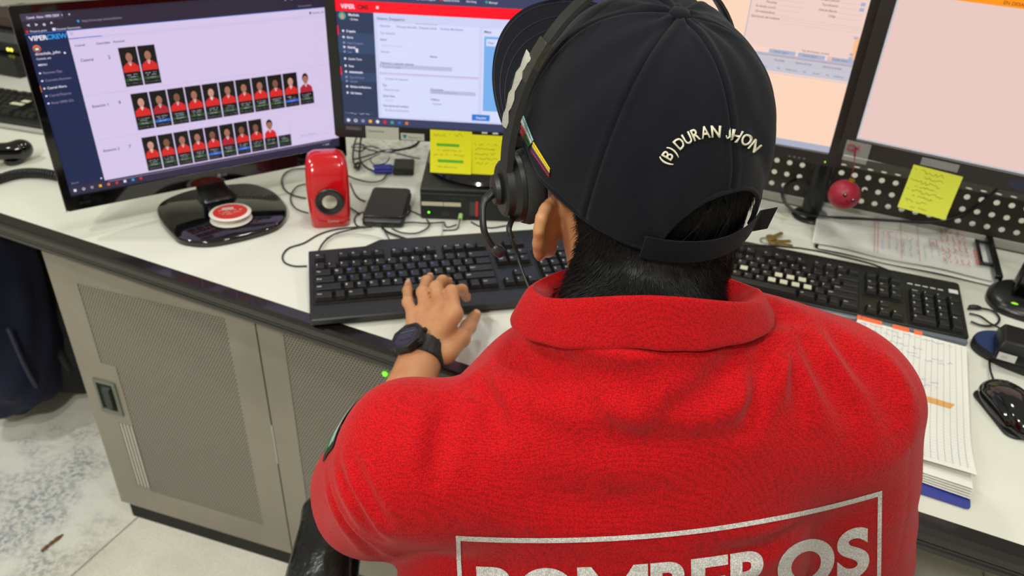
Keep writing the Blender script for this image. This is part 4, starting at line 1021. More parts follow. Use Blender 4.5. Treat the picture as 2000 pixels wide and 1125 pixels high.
R4 = [('Shift', 0, 2.25)] + [(c, 2.25 + i, 1) for i, c in enumerate('ZXCVBNM,.-')] + [('Shift', 12.25, 2.75)]
R5 = [('Ctrl', 0, 1.5), ('', 1.5, 1), ('Alt', 2.5, 1.5), ('', 4, 6), ('Alt', 10, 1.5), ('', 11.5, 1), ('', 12.5, 1), ('Ctrl', 13.5, 1.5)]
ROWS = [(0, R5), (1, R4), (2, R3), (3, R2), (4, R1), (5.4, R0)]
NAV = [(3, [('Supr', 0, 1), ('Fin', 1, 1), ('Pg', 2, 1)]), (4, [('Ins', 0, 1), ('Ini', 1, 1), ('Pg', 2, 1)]), (0, [('<', 0, 1), ('v', 1, 1), ('>', 2, 1)]), (1, [('^', 1, 1)]), (5.4, [('Im', 0, 1), ('De', 1, 1), ('Pa', 2, 1)])]
PAD = [(4, [('Num', 0, 1), ('/', 1, 1), ('*', 2, 1), ('-', 3, 1)]), (3, [('7', 0, 1), ('8', 1, 1), ('9', 2, 1)]), (2, [('4', 0, 1), ('5', 1, 1), ('6', 2, 1)]), (1, [('1', 0, 1), ('2', 1, 1), ('3', 2, 1)]), (0, [('0', 0, 2), ('.', 2, 1)])]
def keyboard(label, F, pal, raise_, body_m, km, white_keys=(), legends=True, navx=.303, padx=.3695, x0=.0085, rows_y=.047, step=False, front_m=None, W_=.455, back=0.0, th=.016):
    kb = thing('keyboard', label, 'keyboard', F)
    KD = rows_y + 6.4 * U + .014 + back
    tilt = math.degrees(math.atan2(raise_, KD)); G = F @ RX(tilt)
    b = MB()
    # plate: outline in plan, with a stepped back edge
    if step: out = [(0, 0), (W_, 0), (W_, KD + .014), (.118, KD + .014), (.093, KD - .002), (0, KD - .006)]
    else: out = [(.004, 0), (W_ - .004, 0), (W_, .006), (W_, KD - .004), (W_ - .005, KD), (.005, KD), (0, KD - .004), (0, .006)]
    b.poly(out, .003, th, ins=.0)
    b.build('body', body_m, kb, G, bevel=.002)
    if pal:
        MB().rbox(.001, W_ - .001, -.004, rows_y - .006, .006, th + .0015, .003).build('palm_rest', front_m or body_m, kb, G)
    wells = MB()
    wells.box(x0 - .003, x0 + 15 * U + .003, rows_y - .003, rows_y + 5 * U + .002, th - .001, th + .0008)
    wells.box(padx - .003, padx + 4 * U + .003, rows_y - .003, rows_y + 5 * U + .002, th - .001, th + .0008)
    wells.box(navx - .003, navx + 3 * U + .003, rows_y + 3 * U - .003, rows_y + 5 * U + .002, th - .001, th + .0008)
    wells.box(navx - .003, navx + 3 * U + .003, rows_y - .003, rows_y + 1 * U + .001, th - .001, th + .0008)
    wells.build('key_well', mat('well_black', (6, 6, 6), .6), kb, G, smooth=False)
    if raise_ > .008:
        for fx in (.03, W_ - .05): MB().box(fx, fx + .018, -.006, .0, -.0005, .004).build('flip_foot', matt_black, kb, G @ T3(0, KD - .012, -raise_ + .002) if False else F @ T3(0, KD - .010, 0) , smooth=False)
    cache = {}
    def kmesh(w_, tall, t, white):
        kk = (w_, tall, t if legends else '', white)
        if kk in cache: return cache[kk]
        q = MB(); a = w_ * U - .0012; h_ = tall * U - .0012
        q.loft([[(.0006 + i, .0006 + j, z) for i, j in ((c0, c1), (a - c0, c1), (a - c0, h_ - c1b), (c0, h_ - c1b))] for c0, c1, c1b, z in ((0, 0, 0, 0), (.0006, .0006, .0004, .003), (.0024, .0028, .0012, .0085), (.0030, .0034, .0018, .0090))], False, True, km)
        if white:
            q.box(.0035, a - .0025, .0045, h_ - .0012, .0090, .0094, mat('key_sticker', (214, 212, 186), .5))
        elif legends and t:
            s_ = .0058 if len(t) == 1 else .0040
            gv, gf = glyph(t, .02); lm = legend_b if (pal and t in 'WERTYUIOPSDFGHJK' and len(t) == 1) else legend
            q.add([(.0040 + x * s_, h_ - .0085 + y * s_, .0092) for x, y in gv], gf, lm)
        X = [tuple(v_) for v_ in q.v]
        me = bpy.data.meshes.new('key'); me.from_pydata(X, [], q.f)
        for mm_ in q.mats: me.materials.append(mm_)
        if len(q.mats) > 1: me.polygons.foreach_set('material_index', q.m)
        cache[kk] = me; return me
    keys = []
    for bx0, grid in ((x0, ROWS), (navx, NAV), (padx, PAD)):
        for ry, ks in grid:
            for t, kx, w_ in ks: keys.append((bx0 + kx * U, rows_y + ry * U, w_, 1, t, (round(kx, 2), ry) in white_keys and bx0 == x0))
    keys.append((padx + 3 * U, rows_y + 2 * U, 1, 2, '+', False)); keys.append((padx + 3 * U, rows_y, 1, 2, 'Ent', False))
    keys.sort(key=lambda k_: k_[1])
    L_ = WM[kb.name].inverted() @ G
    rest = MB()
    for i, (kx, ky, w_, tall, t, wh) in enumerate(keys):
        me = kmesh(w_, tall, t, wh)
        if i < 100:
            o = bpy.data.objects.new('key', me); C.objects.link(o); o.parent = kb; o.matrix_basis = L_ @ T3(kx, ky, th + .0004)
        else:
            rest.add([(v_.co[0] + kx, v_.co[1] + ky, v_.co[2] + th + .0004) for v_ in me.vertices], [tuple(p_.vertices) for p_ in me.polygons], km)
    if rest.f: tagp(rest.build('key_row', km, kb, G, smooth=False), kind='stuff')
    return kb, G, th, KD
KB1 = T3(*pz(607, 640, .75)) @ RZ(14.2)
kb1, G1, th1, KD1 = keyboard('wide black keyboard with palm rest under the hand in front of the speaker', KB1, True, .020, mat('kb_black', (26, 26, 28), .38), key_m, step=True, rows_y=.036, back=.011, front_m=mat('palm_grey', (30, 30, 32), .42))
KB2 = T3(*(pz(1890, 669, .753) - np.array([.455 * math.cos(math.radians(-19)), .455 * math.sin(math.radians(-19)), .003]))) @ RZ(-19)
_K2i = (KB2 @ RX(3.6)).inverted(); wk = set()
for q_ in ((1462, 517), (1532, 532), (1555, 537), (1579, 542), (1558, 551), (1496, 550), (1520, 555), (1568, 566)):
    a_ = np.array(_K2i @ Vector(pz(q_[0], q_[1], .777))); best = min(((abs(.0085 + (kx + w_ / 2) * U - a_[0]) + abs(.006 + (ry + .5) * U - a_[1]), (round(kx, 2), ry)) for ry, ks in ROWS for t_, kx, w_ in ks if w_ == 1 and 0 < ry < 5))
    wk.add(best[1])
kb2, G2, th2, KD2 = keyboard('black keyboard with worn white key stickers right of the cap', KB2, False, .010, mat('kb_hp', (24, 24, 23), .36), key_m2, white_keys=wk, rows_y=.006, padx=.3710, back=.020, th=.011)
f = MB()
for k in range(5): f.box(.372 + k * .0118, .380 + k * .0118, .1255, .1275, th2, th2 + .0006)
f.box(.436, .450, .1235, .1345, th2, th2 + .0006)
f.build('status_marks', white_text, kb2, G2, smooth=False)
MB().rbox(.002, .453, -.0100, -.0005, .0005, .009, .003).build('front_edge', mat('kb_edge_grey', (104, 112, 122), .3), kb2, KB2)
KB3 = T3(*(pz(70, 258, .75) + np.array([.07, -.018, 0]) - np.array([.455 * math.cos(math.radians(-14)), .455 * math.sin(math.radians(-14)), 0]))) @ RZ(-14)
kb3, G3, th3, KD3 = keyboard('black keyboard of the neighbouring desk place partly behind the left monitor', KB3, False, .010, mat('kb_far', (26, 26, 26), .4), key_m2, white_keys={(13.5, 3), (12.75, 2)}, rows_y=.026, legends=False)
MB().rbox(.002, .453, -.010, -.0005, .002, .011, .003).build('front_edge', mat('edge_silver', (176, 174, 166), .3), kb3, KB3)
cable([(1440, 478), (1500, 480), (1570, 486), (1640, 500), (1700, 515), (1740, 530)], .0018, 'black cable running along the back edge of the right-hand keyboard', z=.7765)

# ------------------------------------------------------------------ papers
paper = mat('paper_white', (236, 234, 226), .7); cover = mat('cover_blue', (52, 62, 150), .4); ink_b = mat('ink_pen_blue', (92, 104, 186), .7); grid_m = mat('grid_line', (170, 178, 196), .7); ink_or = mat('marker_orange', (244, 178, 84), .7); ink_r = mat('ink_red', (200, 70, 70), .7); tabm = mat('index_tab_orange', (250, 112, 60), .6); plum = mat('ink_plum', (80, 20, 50), .6)
NR = pz(1890, 674, .764); NB_ = pz(1896, 996, .752)
dv = NR - NB_; nang = math.degrees(math.atan2(dv[1], dv[0])) - 90; NL = math.hypot(dv[0], dv[1]); NW = .160
NF = T3(NB_[0], NB_[1], .75) @ RZ(nang)
nb = thing('notebook', 'open squared notebook with blue cover lying right of the red shirt', 'notebook', NF)
MB().rbox(-NW, 0, 0, NL, .0005, .0030, .006).build('cover', cover, nb, NF)
pgs = MB(); n = 24
def page(z0, y_start, y_end, curl, cx=.003, side=.0):
    for i in range(n + 1):
        for j in range(n + 1):
            x = -NW + .004 + (NW - .004 - cx) * i / n; y = y_start + (y_end - y_start) * j / n
            t = max(0, 1 - (y - y_start) / .09); r = max(0, (x + .10) / .10)
            z = z0 + curl * t * t * (.35 + .65 * r) + side * max(0, (i / n - .75) * 4) ** 2
            pgs.v.append((x + .002 * t, y - .006 * t * r, z))
    k0 = len(pgs.v) - (n + 1) ** 2
    for i in range(n):
        for j in range(n): k = k0 + i * (n + 1) + j; pgs.f.append((k, k + n + 1, k + n + 2, k + 1)); pgs.m.append(0)
for q in range(5): page(.0036 + q * .0014, .020 + q * .002, NL - .004, .002 + .001 * q)
pgs.build('lower_pages', paper, nb, NF, angle=180)
pgs = MB(); page(.0116, .045, NL - .002, .012, .001)
top = pgs
def zt(x, y): 
    t = max(0, 1 - (y - .045) / .09); r = max(0, (x + .10) / .10); return .0116 + .012 * t * t * (.35 + .65 * r) + .00025
top.build('top_page', paper, nb, NF, angle=180)
gl = MB()
def seg(x0, y0, x1, y1, wd, m, n_=14):
    P = [(x0 + (x1 - x0) * k / n_, y0 + (y1 - y0) * k / n_) for k in range(n_ + 1)]
    for (a, b_), (c, d) in zip(P[:-1], P[1:]):
        l = math.hypot(c - a, d - b_) + 1e-9; nx, ny = -(d - b_) / l * wd / 2, (c - a) / l * wd / 2
        gl.add([(a + nx, b_ + ny, zt(a, b_)), (a - nx, b_ - ny, zt(a, b_)), (c - nx, d - ny, zt(c, d)), (c + nx, d + ny, zt(c, d))], [(0, 1, 2, 3)], m)
for k in range(1, 30):
    x = -NW + .008 + k * .008
    if x < -.004: seg(x, .050, x, NL - .006, .0005, grid_m)
for k in range(0, 44):
    y = .052 + k * .007
    if y < NL - .006: seg(-NW + .008, y, -.004, y, .00022, grid_m, 8)
def wr(x0, x1, y, h_, m=None, wd=.0006):
    g = Flat(); g.scribble(0, 0, x1 - x0, h_, m or ink_b, 0, wd)
    gl.add([(x0 + vx, y + vz, zt(x0 + vx, y + vz) + .0002) for vx, vy, vz in g.v], g.f, m or ink_b)
for x0, x1, y in ((-.160, -.02, NL - .016), (-.20, -.09, NL - .030), (-.23, -.06, NL - .048), (-.21, -.02, NL - .064), (-.21, -.03, NL - .073), (-.14, -.035, NL - .128), (-.10, -.03, NL - .140), (-.2, -.12, NL - .10)): wr(max(x0, -.165), x1, y, .006)
for k in range(7): seg(-.16, NL - .160 - k * .0022, -.018 - k * .001, NL - .163 - k * .002, .0016, ink_or, 6)
gl.build('handwriting', None, nb, NF, smooth=False)
for k, (u, w_) in enumerate(((-.157, .006), (-.150, .030), (-.105, .024), (-.074, .012))): MB().box(u, u + w_, NL - .004, NL + .008, .0118, .0121).build('index_tab', tabm, nb, NF, smooth=False)
MB().tube([(-.062, .0205, .0105), (-.058, .030, .0118), (-.060, .040, .0122)], .002, 6, flat=(1, .3)).build('ink_stain', plum, nb, NF)
# loose sheet below the right keyboard
q0 = pz(1612, 640, .7507)
SF_ = T3(q0[0], q0[1], .7503) @ RZ(-23)
sh = thing('paper_sheet', 'loose white sheet with blue handwriting between shirt collar and right keyboard', 'paper', SF_)
MB().rbox(-.21, 0, -.12, .052, 0, .0004, .010).build('sheet', paper, sh, SF_, smooth=False)
g = Flat()
for k in range(6): g.scribble(-.16, .034 - k * .011, -.015 - random.random() * .03, .005, ink_b, 0, .0006)
MB().add([(x, z, .0006) for x, y, z in g.v], g.f, ink_b).build('handwriting', ink_b, sh, SF_, smooth=False)
# clipboard with plastic sleeves
cb = pz(1950, 562, .75); cbl = pz(1590, 486, .75); cang = math.degrees(math.atan2(cb[1] - cbl[1], cb[0] - cbl[0])); CL = math.hypot(cb[0] - cbl[0], cb[1] - cbl[1])
CF = T3(cbl[0], cbl[1], .75) @ RZ(cang)
cbd = thing('clipboard', 'black clipboard holding red-stamped papers in a clear sleeve below the screen', 'clipboard', CF)
CD = .215
MB().rbox(.0, CL, .0, CD, .001, .004, .006).build('board', satin_black, cbd, CF)
def sheet(mb, x0, x1, y0, y1, z, wav, m):
    n_ = 16; k0 = len(mb.v); vs = []
    for i in range(n_ + 1):
        for j in range(n_ + 1):
            x = x0 + (x1 - x0) * i / n_; y = y0 + (y1 - y0) * j / n_
            vs.append((x, y, z + wav * (.5 + .5 * math.sin(x * 38 + y * 12)) * (1 + .6 * math.cos(y * 60))))
    mb.add(vs, [(i * (n_ + 1) + j, (i + 1) * (n_ + 1) + j, (i + 1) * (n_ + 1) + j + 1, i * (n_ + 1) + j + 1) for i in range(n_) for j in range(n_)], m)
q = MB(); sheet(q, .006, CL - .006, -.006, CD - .004, .0045, .0015, paper); sheet(q, -.006, CL - .012, .004, CD + .006, .0085, .002, paper)
q.build('papers', paper, cbd, CF, angle=180)
g = MB()
def flat_on(mb, gf_, x, y, z, m, sc=1, ro=0):
    for kk in (0,):
        ca, sa = math.cos(math.radians(ro)), math.sin(math.radians(ro))
        mb.add([(x + (vx * ca - vz * sa) * sc, y + (vx * sa + vz * ca) * sc, z) for vx, vy, vz in gf_.v], gf_.f, m)
for k in range(5): h_ = Flat(); h_.scribble(0, 0, .16, .006, ink_r, 0, .0012); flat_on(g, h_, CL - .085 + k * .010, .030, .0150, ink_r, 1, 90)
h_ = Flat(); h_.text(0, 0, .009, 'HOJA DE RUTA', ink_r, 0, .02); flat_on(g, h_, CL - .030, .045, .0150, ink_r, 1, 90)
h_ = Flat(); h_.line([(0, 0), (.03, 0), (.03, .012), (0, .012), (0, 0)], .0015, ink_r, 0); h_.text(.004, .003, .008, '1097', ink_r, 0, .02); flat_on(g, h_, CL - .098, .085, .0151, ink_r, 1, 90)
for k in range(10): h_ = Flat(); h_.scribble(0, 0, .05 + .03 * random.random(), .004, ink_b, 0, .0007); flat_on(g, h_, CL - .19 + k * .012, .015 + random.random() * .03, .0150, ink_b, 1, 90)
for x in (.10, .106, CL - .16, CL - .13): g.box(x, x + .0009, .008, CD - .004, .0149, .0150, ink_r if x < .2 else grid_m)
h_ = Flat()
for rr in (.018, .026): h_.line([(rr * math.cos(t), rr * .8 * math.sin(t)) for t in np.linspace(0, 6.28, 26)], .0008, ink_r, 0)
flat_on(g, h_, CL * .46, .10, .0150, ink_r); 
g.build('stamps', None, cbd, CF, smooth=False)
q = MB(); sheet(q, -.004, CL - .004, -.010, CD + .010, .0125, .004, tapem)
q.build('plastic_sleeve', mat('sleeve_plastic', (235, 235, 232), .08, alpha=.12, bump=('noise', 25, .6, .01)), cbd, CF, angle=180)
q = MB(); q.box(CL - .030, CL - .024, .050, .150, .012, .018).box(CL - .024, CL - .008, .050, .056, .012, .018).box(CL - .024, CL - .008, .144, .150, .012, .018).box(CL - .010, CL + .002, .005, CD - .02, .008, .020)
q.build('clip', mat('clip_black', (20, 20, 22), .25), cbd, CF, bevel=.001)
# keys
kc = pz(1497, 473, .75)
ky = thing('key_ring', 'small bunch of brass keys on the desk behind the right keyboard', 'keys', T3(*kc))
MB().tube([(.012 * math.cos(t), .012 * math.sin(t), .003) for t in np.linspace(0, 2 * math.pi, 24)[:-1]], .0011, 6, closed=True).build('ring', mat('steel_ring', (170, 165, 150), .3, metal=1), ky, WM[ky.name])
for k, a in enumerate((8, -22, 40)):
    q = MB(); q.lathe([(.003, 0), (.010, 0), (.0105, .001), (.010, .002), (.003, .002)], 18); q.box(.008, .034, -.0032, .0032, 0, .0018)
    for j in range(4): q.box(.014 + j * .005, .0165 + j * .005, -.0045, -.003, 0, .0016)
    q.build('key', mat('brass_key', (176, 150, 90), .35, metal=.9), ky, WM[ky.name] @ RZ(a) @ T3(.013, 0, .001 + k * .0022))
# ------------------------------------------------------------------ the operator
def pique(name, col, period, strength):
    m = mat(name, col, .82, spec=.15, sheen=.08); nt = m.node_tree; N, L = nt.nodes, nt.links; b = N['Principled BSDF']
    tc = N.new('ShaderNodeTexCoord')
    v = N.new('ShaderNodeTexVoronoi'); v.feature = 'F1'; v.inputs['Scale'].default_value = 1 / period; v.inputs['Randomness'].default_value = .60
    L.new(tc.outputs['Object'], v.inputs['Vector']); h = v.outputs['Distance']
    bp = N.new('ShaderNodeBump'); bp.inputs['Strength'].default_value = strength; bp.inputs['Distance'].default_value = .0006
    bp.invert = True; L.new(h, bp.inputs['Height']); L.new(bp.outputs[0], b.inputs['Normal'])
    mx = N.new('ShaderNodeMix'); mx.data_type = 'RGBA'; mx.inputs[6].default_value = lin(tuple(min(q * 1.10, 255) for q in col)); mx.inputs[7].default_value = lin(tuple(q * .80 for q in col))
    mr = N.new('ShaderNodeMapRange'); mr.inputs[1].default_value = .1; mr.inputs[2].default_value = .7; L.new(h, mr.inputs[0])
    L.new(mr.outputs[0], mx.inputs[0]); L.new(mx.outputs[2], b.inputs['Base Color'])
    return m
skin = mat('skin', (196, 140, 98), .45, spec=.4, bump=('noise', 260, .12, .001), vary=((184, 120, 82), 30, .45, .75), sss=.12)
hair_m = mat('hair', (16, 12, 11), .52, spec=.4)
shirt_m = pique('shirt_pique', (202, 9, 20), .0017, .6)
rib_m = pique('shirt_rib', (198, 11, 21), .0014, .4)
print_m = pique('shirt_print', (250, 242, 238), .0019, .25)
trouser_m = mat('trouser_navy', (20, 24, 38), .85, bump=('noise', 300, .3, .001))
cap_m = mat('cap_fabric', (17, 18, 27), .88, spec=.18, bump=('voronoi', 1500, .35, .0006), sheen=.06)
stitch_m = mat('cap_stitch', (44, 47, 60), .8)
person = thing('person', 'person in red collared shirt and navy cap seen from behind, typing with left hand', 'person', T3(.10, .52, 0))

def Rm(yaw, pit, rol):
    return np.array((Matrix.Rotation(math.radians(yaw), 3, 'Z') @ Matrix.Rotation(math.radians(pit), 3, 'X') @ Matrix.Rotation(math.radians(rol), 3, 'Y')))
HT = np.array([.1022, .6133, 1.1759]); HR = Rm(28.3, 16.9, -4.6)
HMx = Matrix.Translation(Vector(HT)) @ Matrix(HR.tolist()).to_4x4()
def hw(p): return HT + HR @ np.array(p, float)

SHL, SHR = pd(812, 895, .675), pd(1630, 796, .708)
ELL, WRL = np.array([-.150, .600, .752]), pz(822, 700, .795)
ELR, WRR = np.array([.385, .590, .735]), np.array([.300, .860, .790])
NB0 = np.array([.107, .530, 1.045])

def fingers(side):
    if side == 'L':
        return dict(
            pinky=[pz(808, 618, .828), pz(797, 590, .830), pz(796, 568, .816), pz(797, 556, .800)],
            ring=[pz(832, 606, .834), pz(826, 571, .842), pz(833, 549, .825), pz(840, 542, .803)],
            middle=[pz(861, 602, .838), pz(852, 562, .850), pz(864, 549, .834), pz(876, 551, .808)],
            index=[pz(888, 614, .836), pz(882, 570, .850), pz(902, 567, .832), pz(911, 581, .806)],
            thumb=[pz(872, 690, .800), pz(899, 660, .802), pz(915, 638, .799), pz(928, 617, .790)])
    o = {}
    for k, (a, l) in dict(pinky=(.030, .060), ring=(.011, .078), middle=(-.010, .084), index=(-.031, .076)).items():
        b0 = WRR + np.array([-.035 + a * .9, .080, .012]); d = np.array([-.25 + a * 1.6, 1.0, 0])
        o[k] = [b0, b0 + d * l * .42 + [0, 0, .006], b0 + d * l * .74 + [0, 0, -.004], b0 + d * l * .95 + [0, 0, -.016]]
    o['thumb'] = [WRR + [-.022, .02, -.002], WRR + [-.055, .045, -.002], WRR + [-.075, .07, -.004], WRR + [-.088, .092, -.008]]
    return o
FR = dict(pinky=(.0090, .0078, .0070, .0062), ring=(.0102, .0088, .0078, .0068), middle=(.0106, .0092, .0082, .0070), index=(.0106, .0092, .0082, .0070), thumb=(.0150, .0120, .0105, .0085))
FL_, FRt = fingers('L'), fingers('R')
def hand(p, W, fg, fore):
    u = W - fore; u = u / np.linalg.norm(u)
    d = cap(p, W - u * .02, W + u * .012, .0255, .0250)
    for k in ('pinky', 'ring', 'middle', 'index'):
        d = smin(d, cap(p, W + (fg[k][0] - W) * .12, fg[k][0], .0150, FR[k][0] + .0012), .010)
    d = smin(d, cap(p, W + (fg['thumb'][0] - W) * .2, fg['thumb'][1], .0170, .0135), .012)
    d = smin(d, cap(p, W + (fg['pinky'][0] - W) * .15, W + (fg['pinky'][0] - W) * .7 + [0, 0, -.006], .0155, .0125), .012)
    fd_ = None
    for k in fg:
        e = polycap(p, fg[k], FR[k], .004)
        for q in (1, 2): e = smin(e, cap(p, fg[k][q] - 1e-4, fg[k][q] + 1e-4, FR[k][q] * 1.06), .003)
        fd_ = e if fd_ is None else np.minimum(fd_, e)
    d = smin(d, fd_, .0055)
    for k in ('ring', 'middle', 'index'):      # tendons and knuckles
        d = smin(d, cap(p, W + (fg[k][0] - W) * .35 + [0, 0, .0095], fg[k][0] + [0, 0, .0035], .0030, .0052), .008)
    return d
def in_head(p): return (p - HT) @ HR
def head_f(p):
    q = in_head(p)
    d = ell(q, (0, -.004, .012), (.0780, .096, .101))
    d = smin(d, ell(q, (0, -.036, -.045), (.072, .058, .060)), .03)
    d = smin(d, ell(q, (0, .034, -.052), (.060, .062, .068)), .03)
    d = smin(d, ell(q, (0, .040, -.088), (.046, .044, .030)), .025)
    d = smin(d, ell(q, (0, .080, -.104), (.017, .014, .014)), .015)
    d = smin(d, cap(q, (-.036, .084, .004), (.036, .084, .004), .0085), .012)
    for s in (-1, 1):
        d = smax(d, -ell(q, (s * .031, .101, -.014), (.0165, .0125, .0115)), .008)
        d = smin(d, polycap(q, np.array([(s * .0185, .0905, -.0100), (s * .031, .0945, -.0075), (s * .0445, .0865, -.0105)]), (.0030, .0046, .0030), .003), .003)
        d = smin(d, polycap(q, np.array([(s * .0185, .0895, -.0180), (s * .031, .0920, -.0205), (s * .0440, .0850, -.0180)]), (.0028, .0036, .0028), .003), .003)
        d = smin(d, ell(q, (s * .036, .072, -.040), (.020, .018, .016)), .015)
    d = smin(d, cap(q, (0, .094, -.010), (0, .112, -.042), .0070, .0085), .008)
    for s in (-1, 1): d = smin(d, ell(q, (s * .010, .104, -.046), (.0078, .0080, .0065)), .004)
    d = smin(d, polycap(q, np.array([(-.022, .088, -.069), (-.008, .0955, -.0655), (0, .0965, -.067), (.008, .0955, -.0655), (.022, .088, -.069)]), (.003, .0048, .0046, .0048, .003), .003), .004)
    d = smin(d, polycap(q, np.array([(-.020, .088, -.0715), (0, .0955, -.0765), (.020, .088, -.0715)]), (.003, .0058, .003), .003), .003)
    for s in (-1, 1):
        E_ = np.array([s * .0850, -.010, -.049]); Bv = np.array([s * .72, -.69, 0]); Uv = np.array([s * .24, -.14, .96]); Nv = np.cross(Bv, Uv); Nv /= np.linalg.norm(Nv)
        th_ = np.radians([-70, -35, 0, 35, 65, 95, 125, 150])
        rim = np.array([E_ + Bv * (.006 + .0190 * math.cos(a)) + Uv * (.002 + .0285 * math.sin(a)) for a in th_])
        e = polycap(q, rim, (.0048, .0046, .0044, .0046, .0050, .0048, .0042, .0038), .003)
        disc = ell(q, E_ + Bv * .006, (.0050, .0200, .0285), np.stack([Nv, Bv, Uv], 1))
        bowl = ell(q, E_ + Bv * .003 + Nv * (.006 if Nv[1] > 0 else -.006), (.0050, .0100, .0160), np.stack([Nv, Bv, Uv], 1))
        disc = smax(disc, -bowl, .003)
        e = smin(e, disc, .006)
        e = smin(e, ell(q, E_ - Bv * .006 - Uv * .002, (.0085, .0150, .0240), np.stack([Nv, Bv, Uv], 1)), .008)
        e = smin(e, ell(q, E_ + Bv * .0055 + Uv * -.0310, (.0062, .0072, .0090)), .005)
        d = smin(d, e, .005)
    return d
def body_f(p):
    d = head_f(p)
    d = smin(d, cap(p, hw((0, -.036, -.070)), NB0, .0580, .0640), .028)
    d = smin(d, cap(p, NB0 + [-.01, .0, -.065], SHL + [.02, 0, -.012], .036, .044), .03)
    d = smin(d, cap(p, NB0 + [0, .0, -.06], SHR + [-.03, -.005, -.018], .034, .042), .03)
    d = smin(d, ell(p, (.13, .560, .88), (.135, .090, .13)), .03)
    d = smin(d, ell(p, (.105, .555, .72), (.150, .105, .20)), .05)
    for S_, E2, W2, fg in ((SHL, ELL, WRL, FL_), (SHR, ELR, WRR, FRt)):
        a = cap(p, S_, E2, .050, .041); a = smin(a, cap(p, E2, E2 + (W2 - E2) * .35, .041, .041), .02); a = smin(a, cap(p, E2 + (W2 - E2) * .35, W2, .041, .0262), .01)
        a = smin(a, hand(p, W2, fg, E2), .010)
        d = smin(d, a, .008)
    return d
body, BP, BF_ = surf_obj('body', body_f, (-.26, .36, .48), (.50, 1.10, 1.31), .0024, skin, person, 2)

# eyes, eyebrows
for s in (-1, 1):
    e = MB().sphere((s * .031, .0835, -.0135), .0116, 20, 14).build('eye', mat('eyeball', (232, 228, 222), .15), person, HMx, angle=180)
    MB().sphere((s * .031, .0925, -.0145), (.0055, .0033, .0055), 16, 8).build('iris', mat('iris_brown', (48, 28, 18), .1), e, HMx, angle=180)
    MB().tube([(s * .018, .094, .004), (s * .032, .0945, .0075), (s * .047, .086, .005)], [.0018, .0026, .0014], 8).build('eyebrow', hair_m, person, HMx, angle=180)

# ------------------------------------------------------------------ hair: a dark shell below the cap with real strands
def normals(P, F):
    n = np.zeros_like(P); a, b, c = P[F[:, 0]], P[F[:, 1]], P[F[:, 2]]; fn = np.cross(b - a, c - a)
    for k in range(4): np.add.at(n, F[:, k], fn)
    return n / (np.linalg.norm(n, axis=1)[:, None] + 1e-12)
BN = normals(BP, BF_)
if (((BP - HT) * BN).sum(1)[np.linalg.norm(BP - HT, axis=1) < .1]).mean() < 0: BN = -BN
Q = in_head(BP)
def hair_zone(q):      # > 0 inside the hair area, in head space (metres of margin)
    x, y, z = q[:, 0], q[:, 1], q[:, 2]
    side = (-.030 - .10 * np.maximum(-.02 - z, 0) ** 1.0 - .45 * np.maximum(-.055 - z, 0)) - y     # hair line behind the ears
    low = z + .116 - .30 * np.abs(x)
    near = .115 - np.linalg.norm(q * [1, 1, .8], axis=1)
    ear = np.linalg.norm((q - [0, -.022, -.049]) * [0, 1, .6], axis=1) - .0235
    ear = np.where(np.abs(x) > .0735, ear, 1)
    return np.minimum(np.minimum(np.minimum(side, low), near + .035), ear)
hz = hair_zone(Q)
front = np.minimum(.125 - np.linalg.norm(Q, axis=1), Q[:, 2] - .02)
sel = (hz > 0) | (front > 0)
off = BP + BN * (.0008 + .0026 * np.clip(np.where(front > 0, .012, hz) / .014, 0, 1))[:, None]
fs = BF_[sel[BF_].all(1)]; used = np.unique(fs); rm = np.full(len(BP), -1); rm[used] = np.arange(len(used))
hb = MB(); hb.v = off[used].tolist(); hb.f = rm[fs].tolist(); hb.m = [0] * len(fs)
arch_ = (np.abs(Q[:, 0]) < .048) & (Q[:, 1] < 0) & (Q[:, 2] < .056)
capped = (Q[:, 2] > -.005) & ~arch_
off = np.where((capped & (Q[:, 2] > .000))[:, None], BP + BN * .0010, off)
hb.v = off[used].tolist()
cand = np.where((hz > .0005) & ~capped)[0]
pick = rng.choice(cand, 26000)
Hdown = HR.T @ np.array([0, 0, -1.0])
vs, fs2 = [], []
for c in pick:
    q0, nrm = off[c] - BN[c] * .0006, BN[c]
    margin = min(hz[c] / .03, 1)
    L_ = (.009 + .016 * margin) * rng.uniform(.6, 1.25)
    dwn = HR @ np.array([0, -.12, -1.0]); t1 = dwn - nrm * (dwn @ nrm); t1 /= np.linalg.norm(t1) + 1e-9
    sidev = np.cross(nrm, t1); t1 = t1 + sidev * rng.normal(0, .30) + sidev * .25 * np.sin(c * .0007)
    outw = rng.uniform(.12, .60) if Q[c, 2] < -.03 else rng.uniform(.08, .28)
    pts = [q0 + t1 * L_ * s + nrm * (outw * L_ * s * (1 - .45 * s)) for s in (0, .35, .7, 1)]
    k = len(vs); wd = rng.uniform(.00018, .00036); sv = np.cross(t1, nrm); sv /= np.linalg.norm(sv) + 1e-9
    for i, pt in enumerate(pts):
        w_ = wd * (1, .9, .6, .08)[i]; vs += [pt + sv * w_, pt - sv * w_, pt + nrm * w_]
    for i in range(3):
        for j in range(3): a = k + i * 3 + j; b_ = k + i * 3 + (j + 1) % 3; fs2.append((a, b_, b_ + 3, a + 3))
hb.add(vs, fs2)
hb.build('hair', hair_m, person, I4, angle=180)

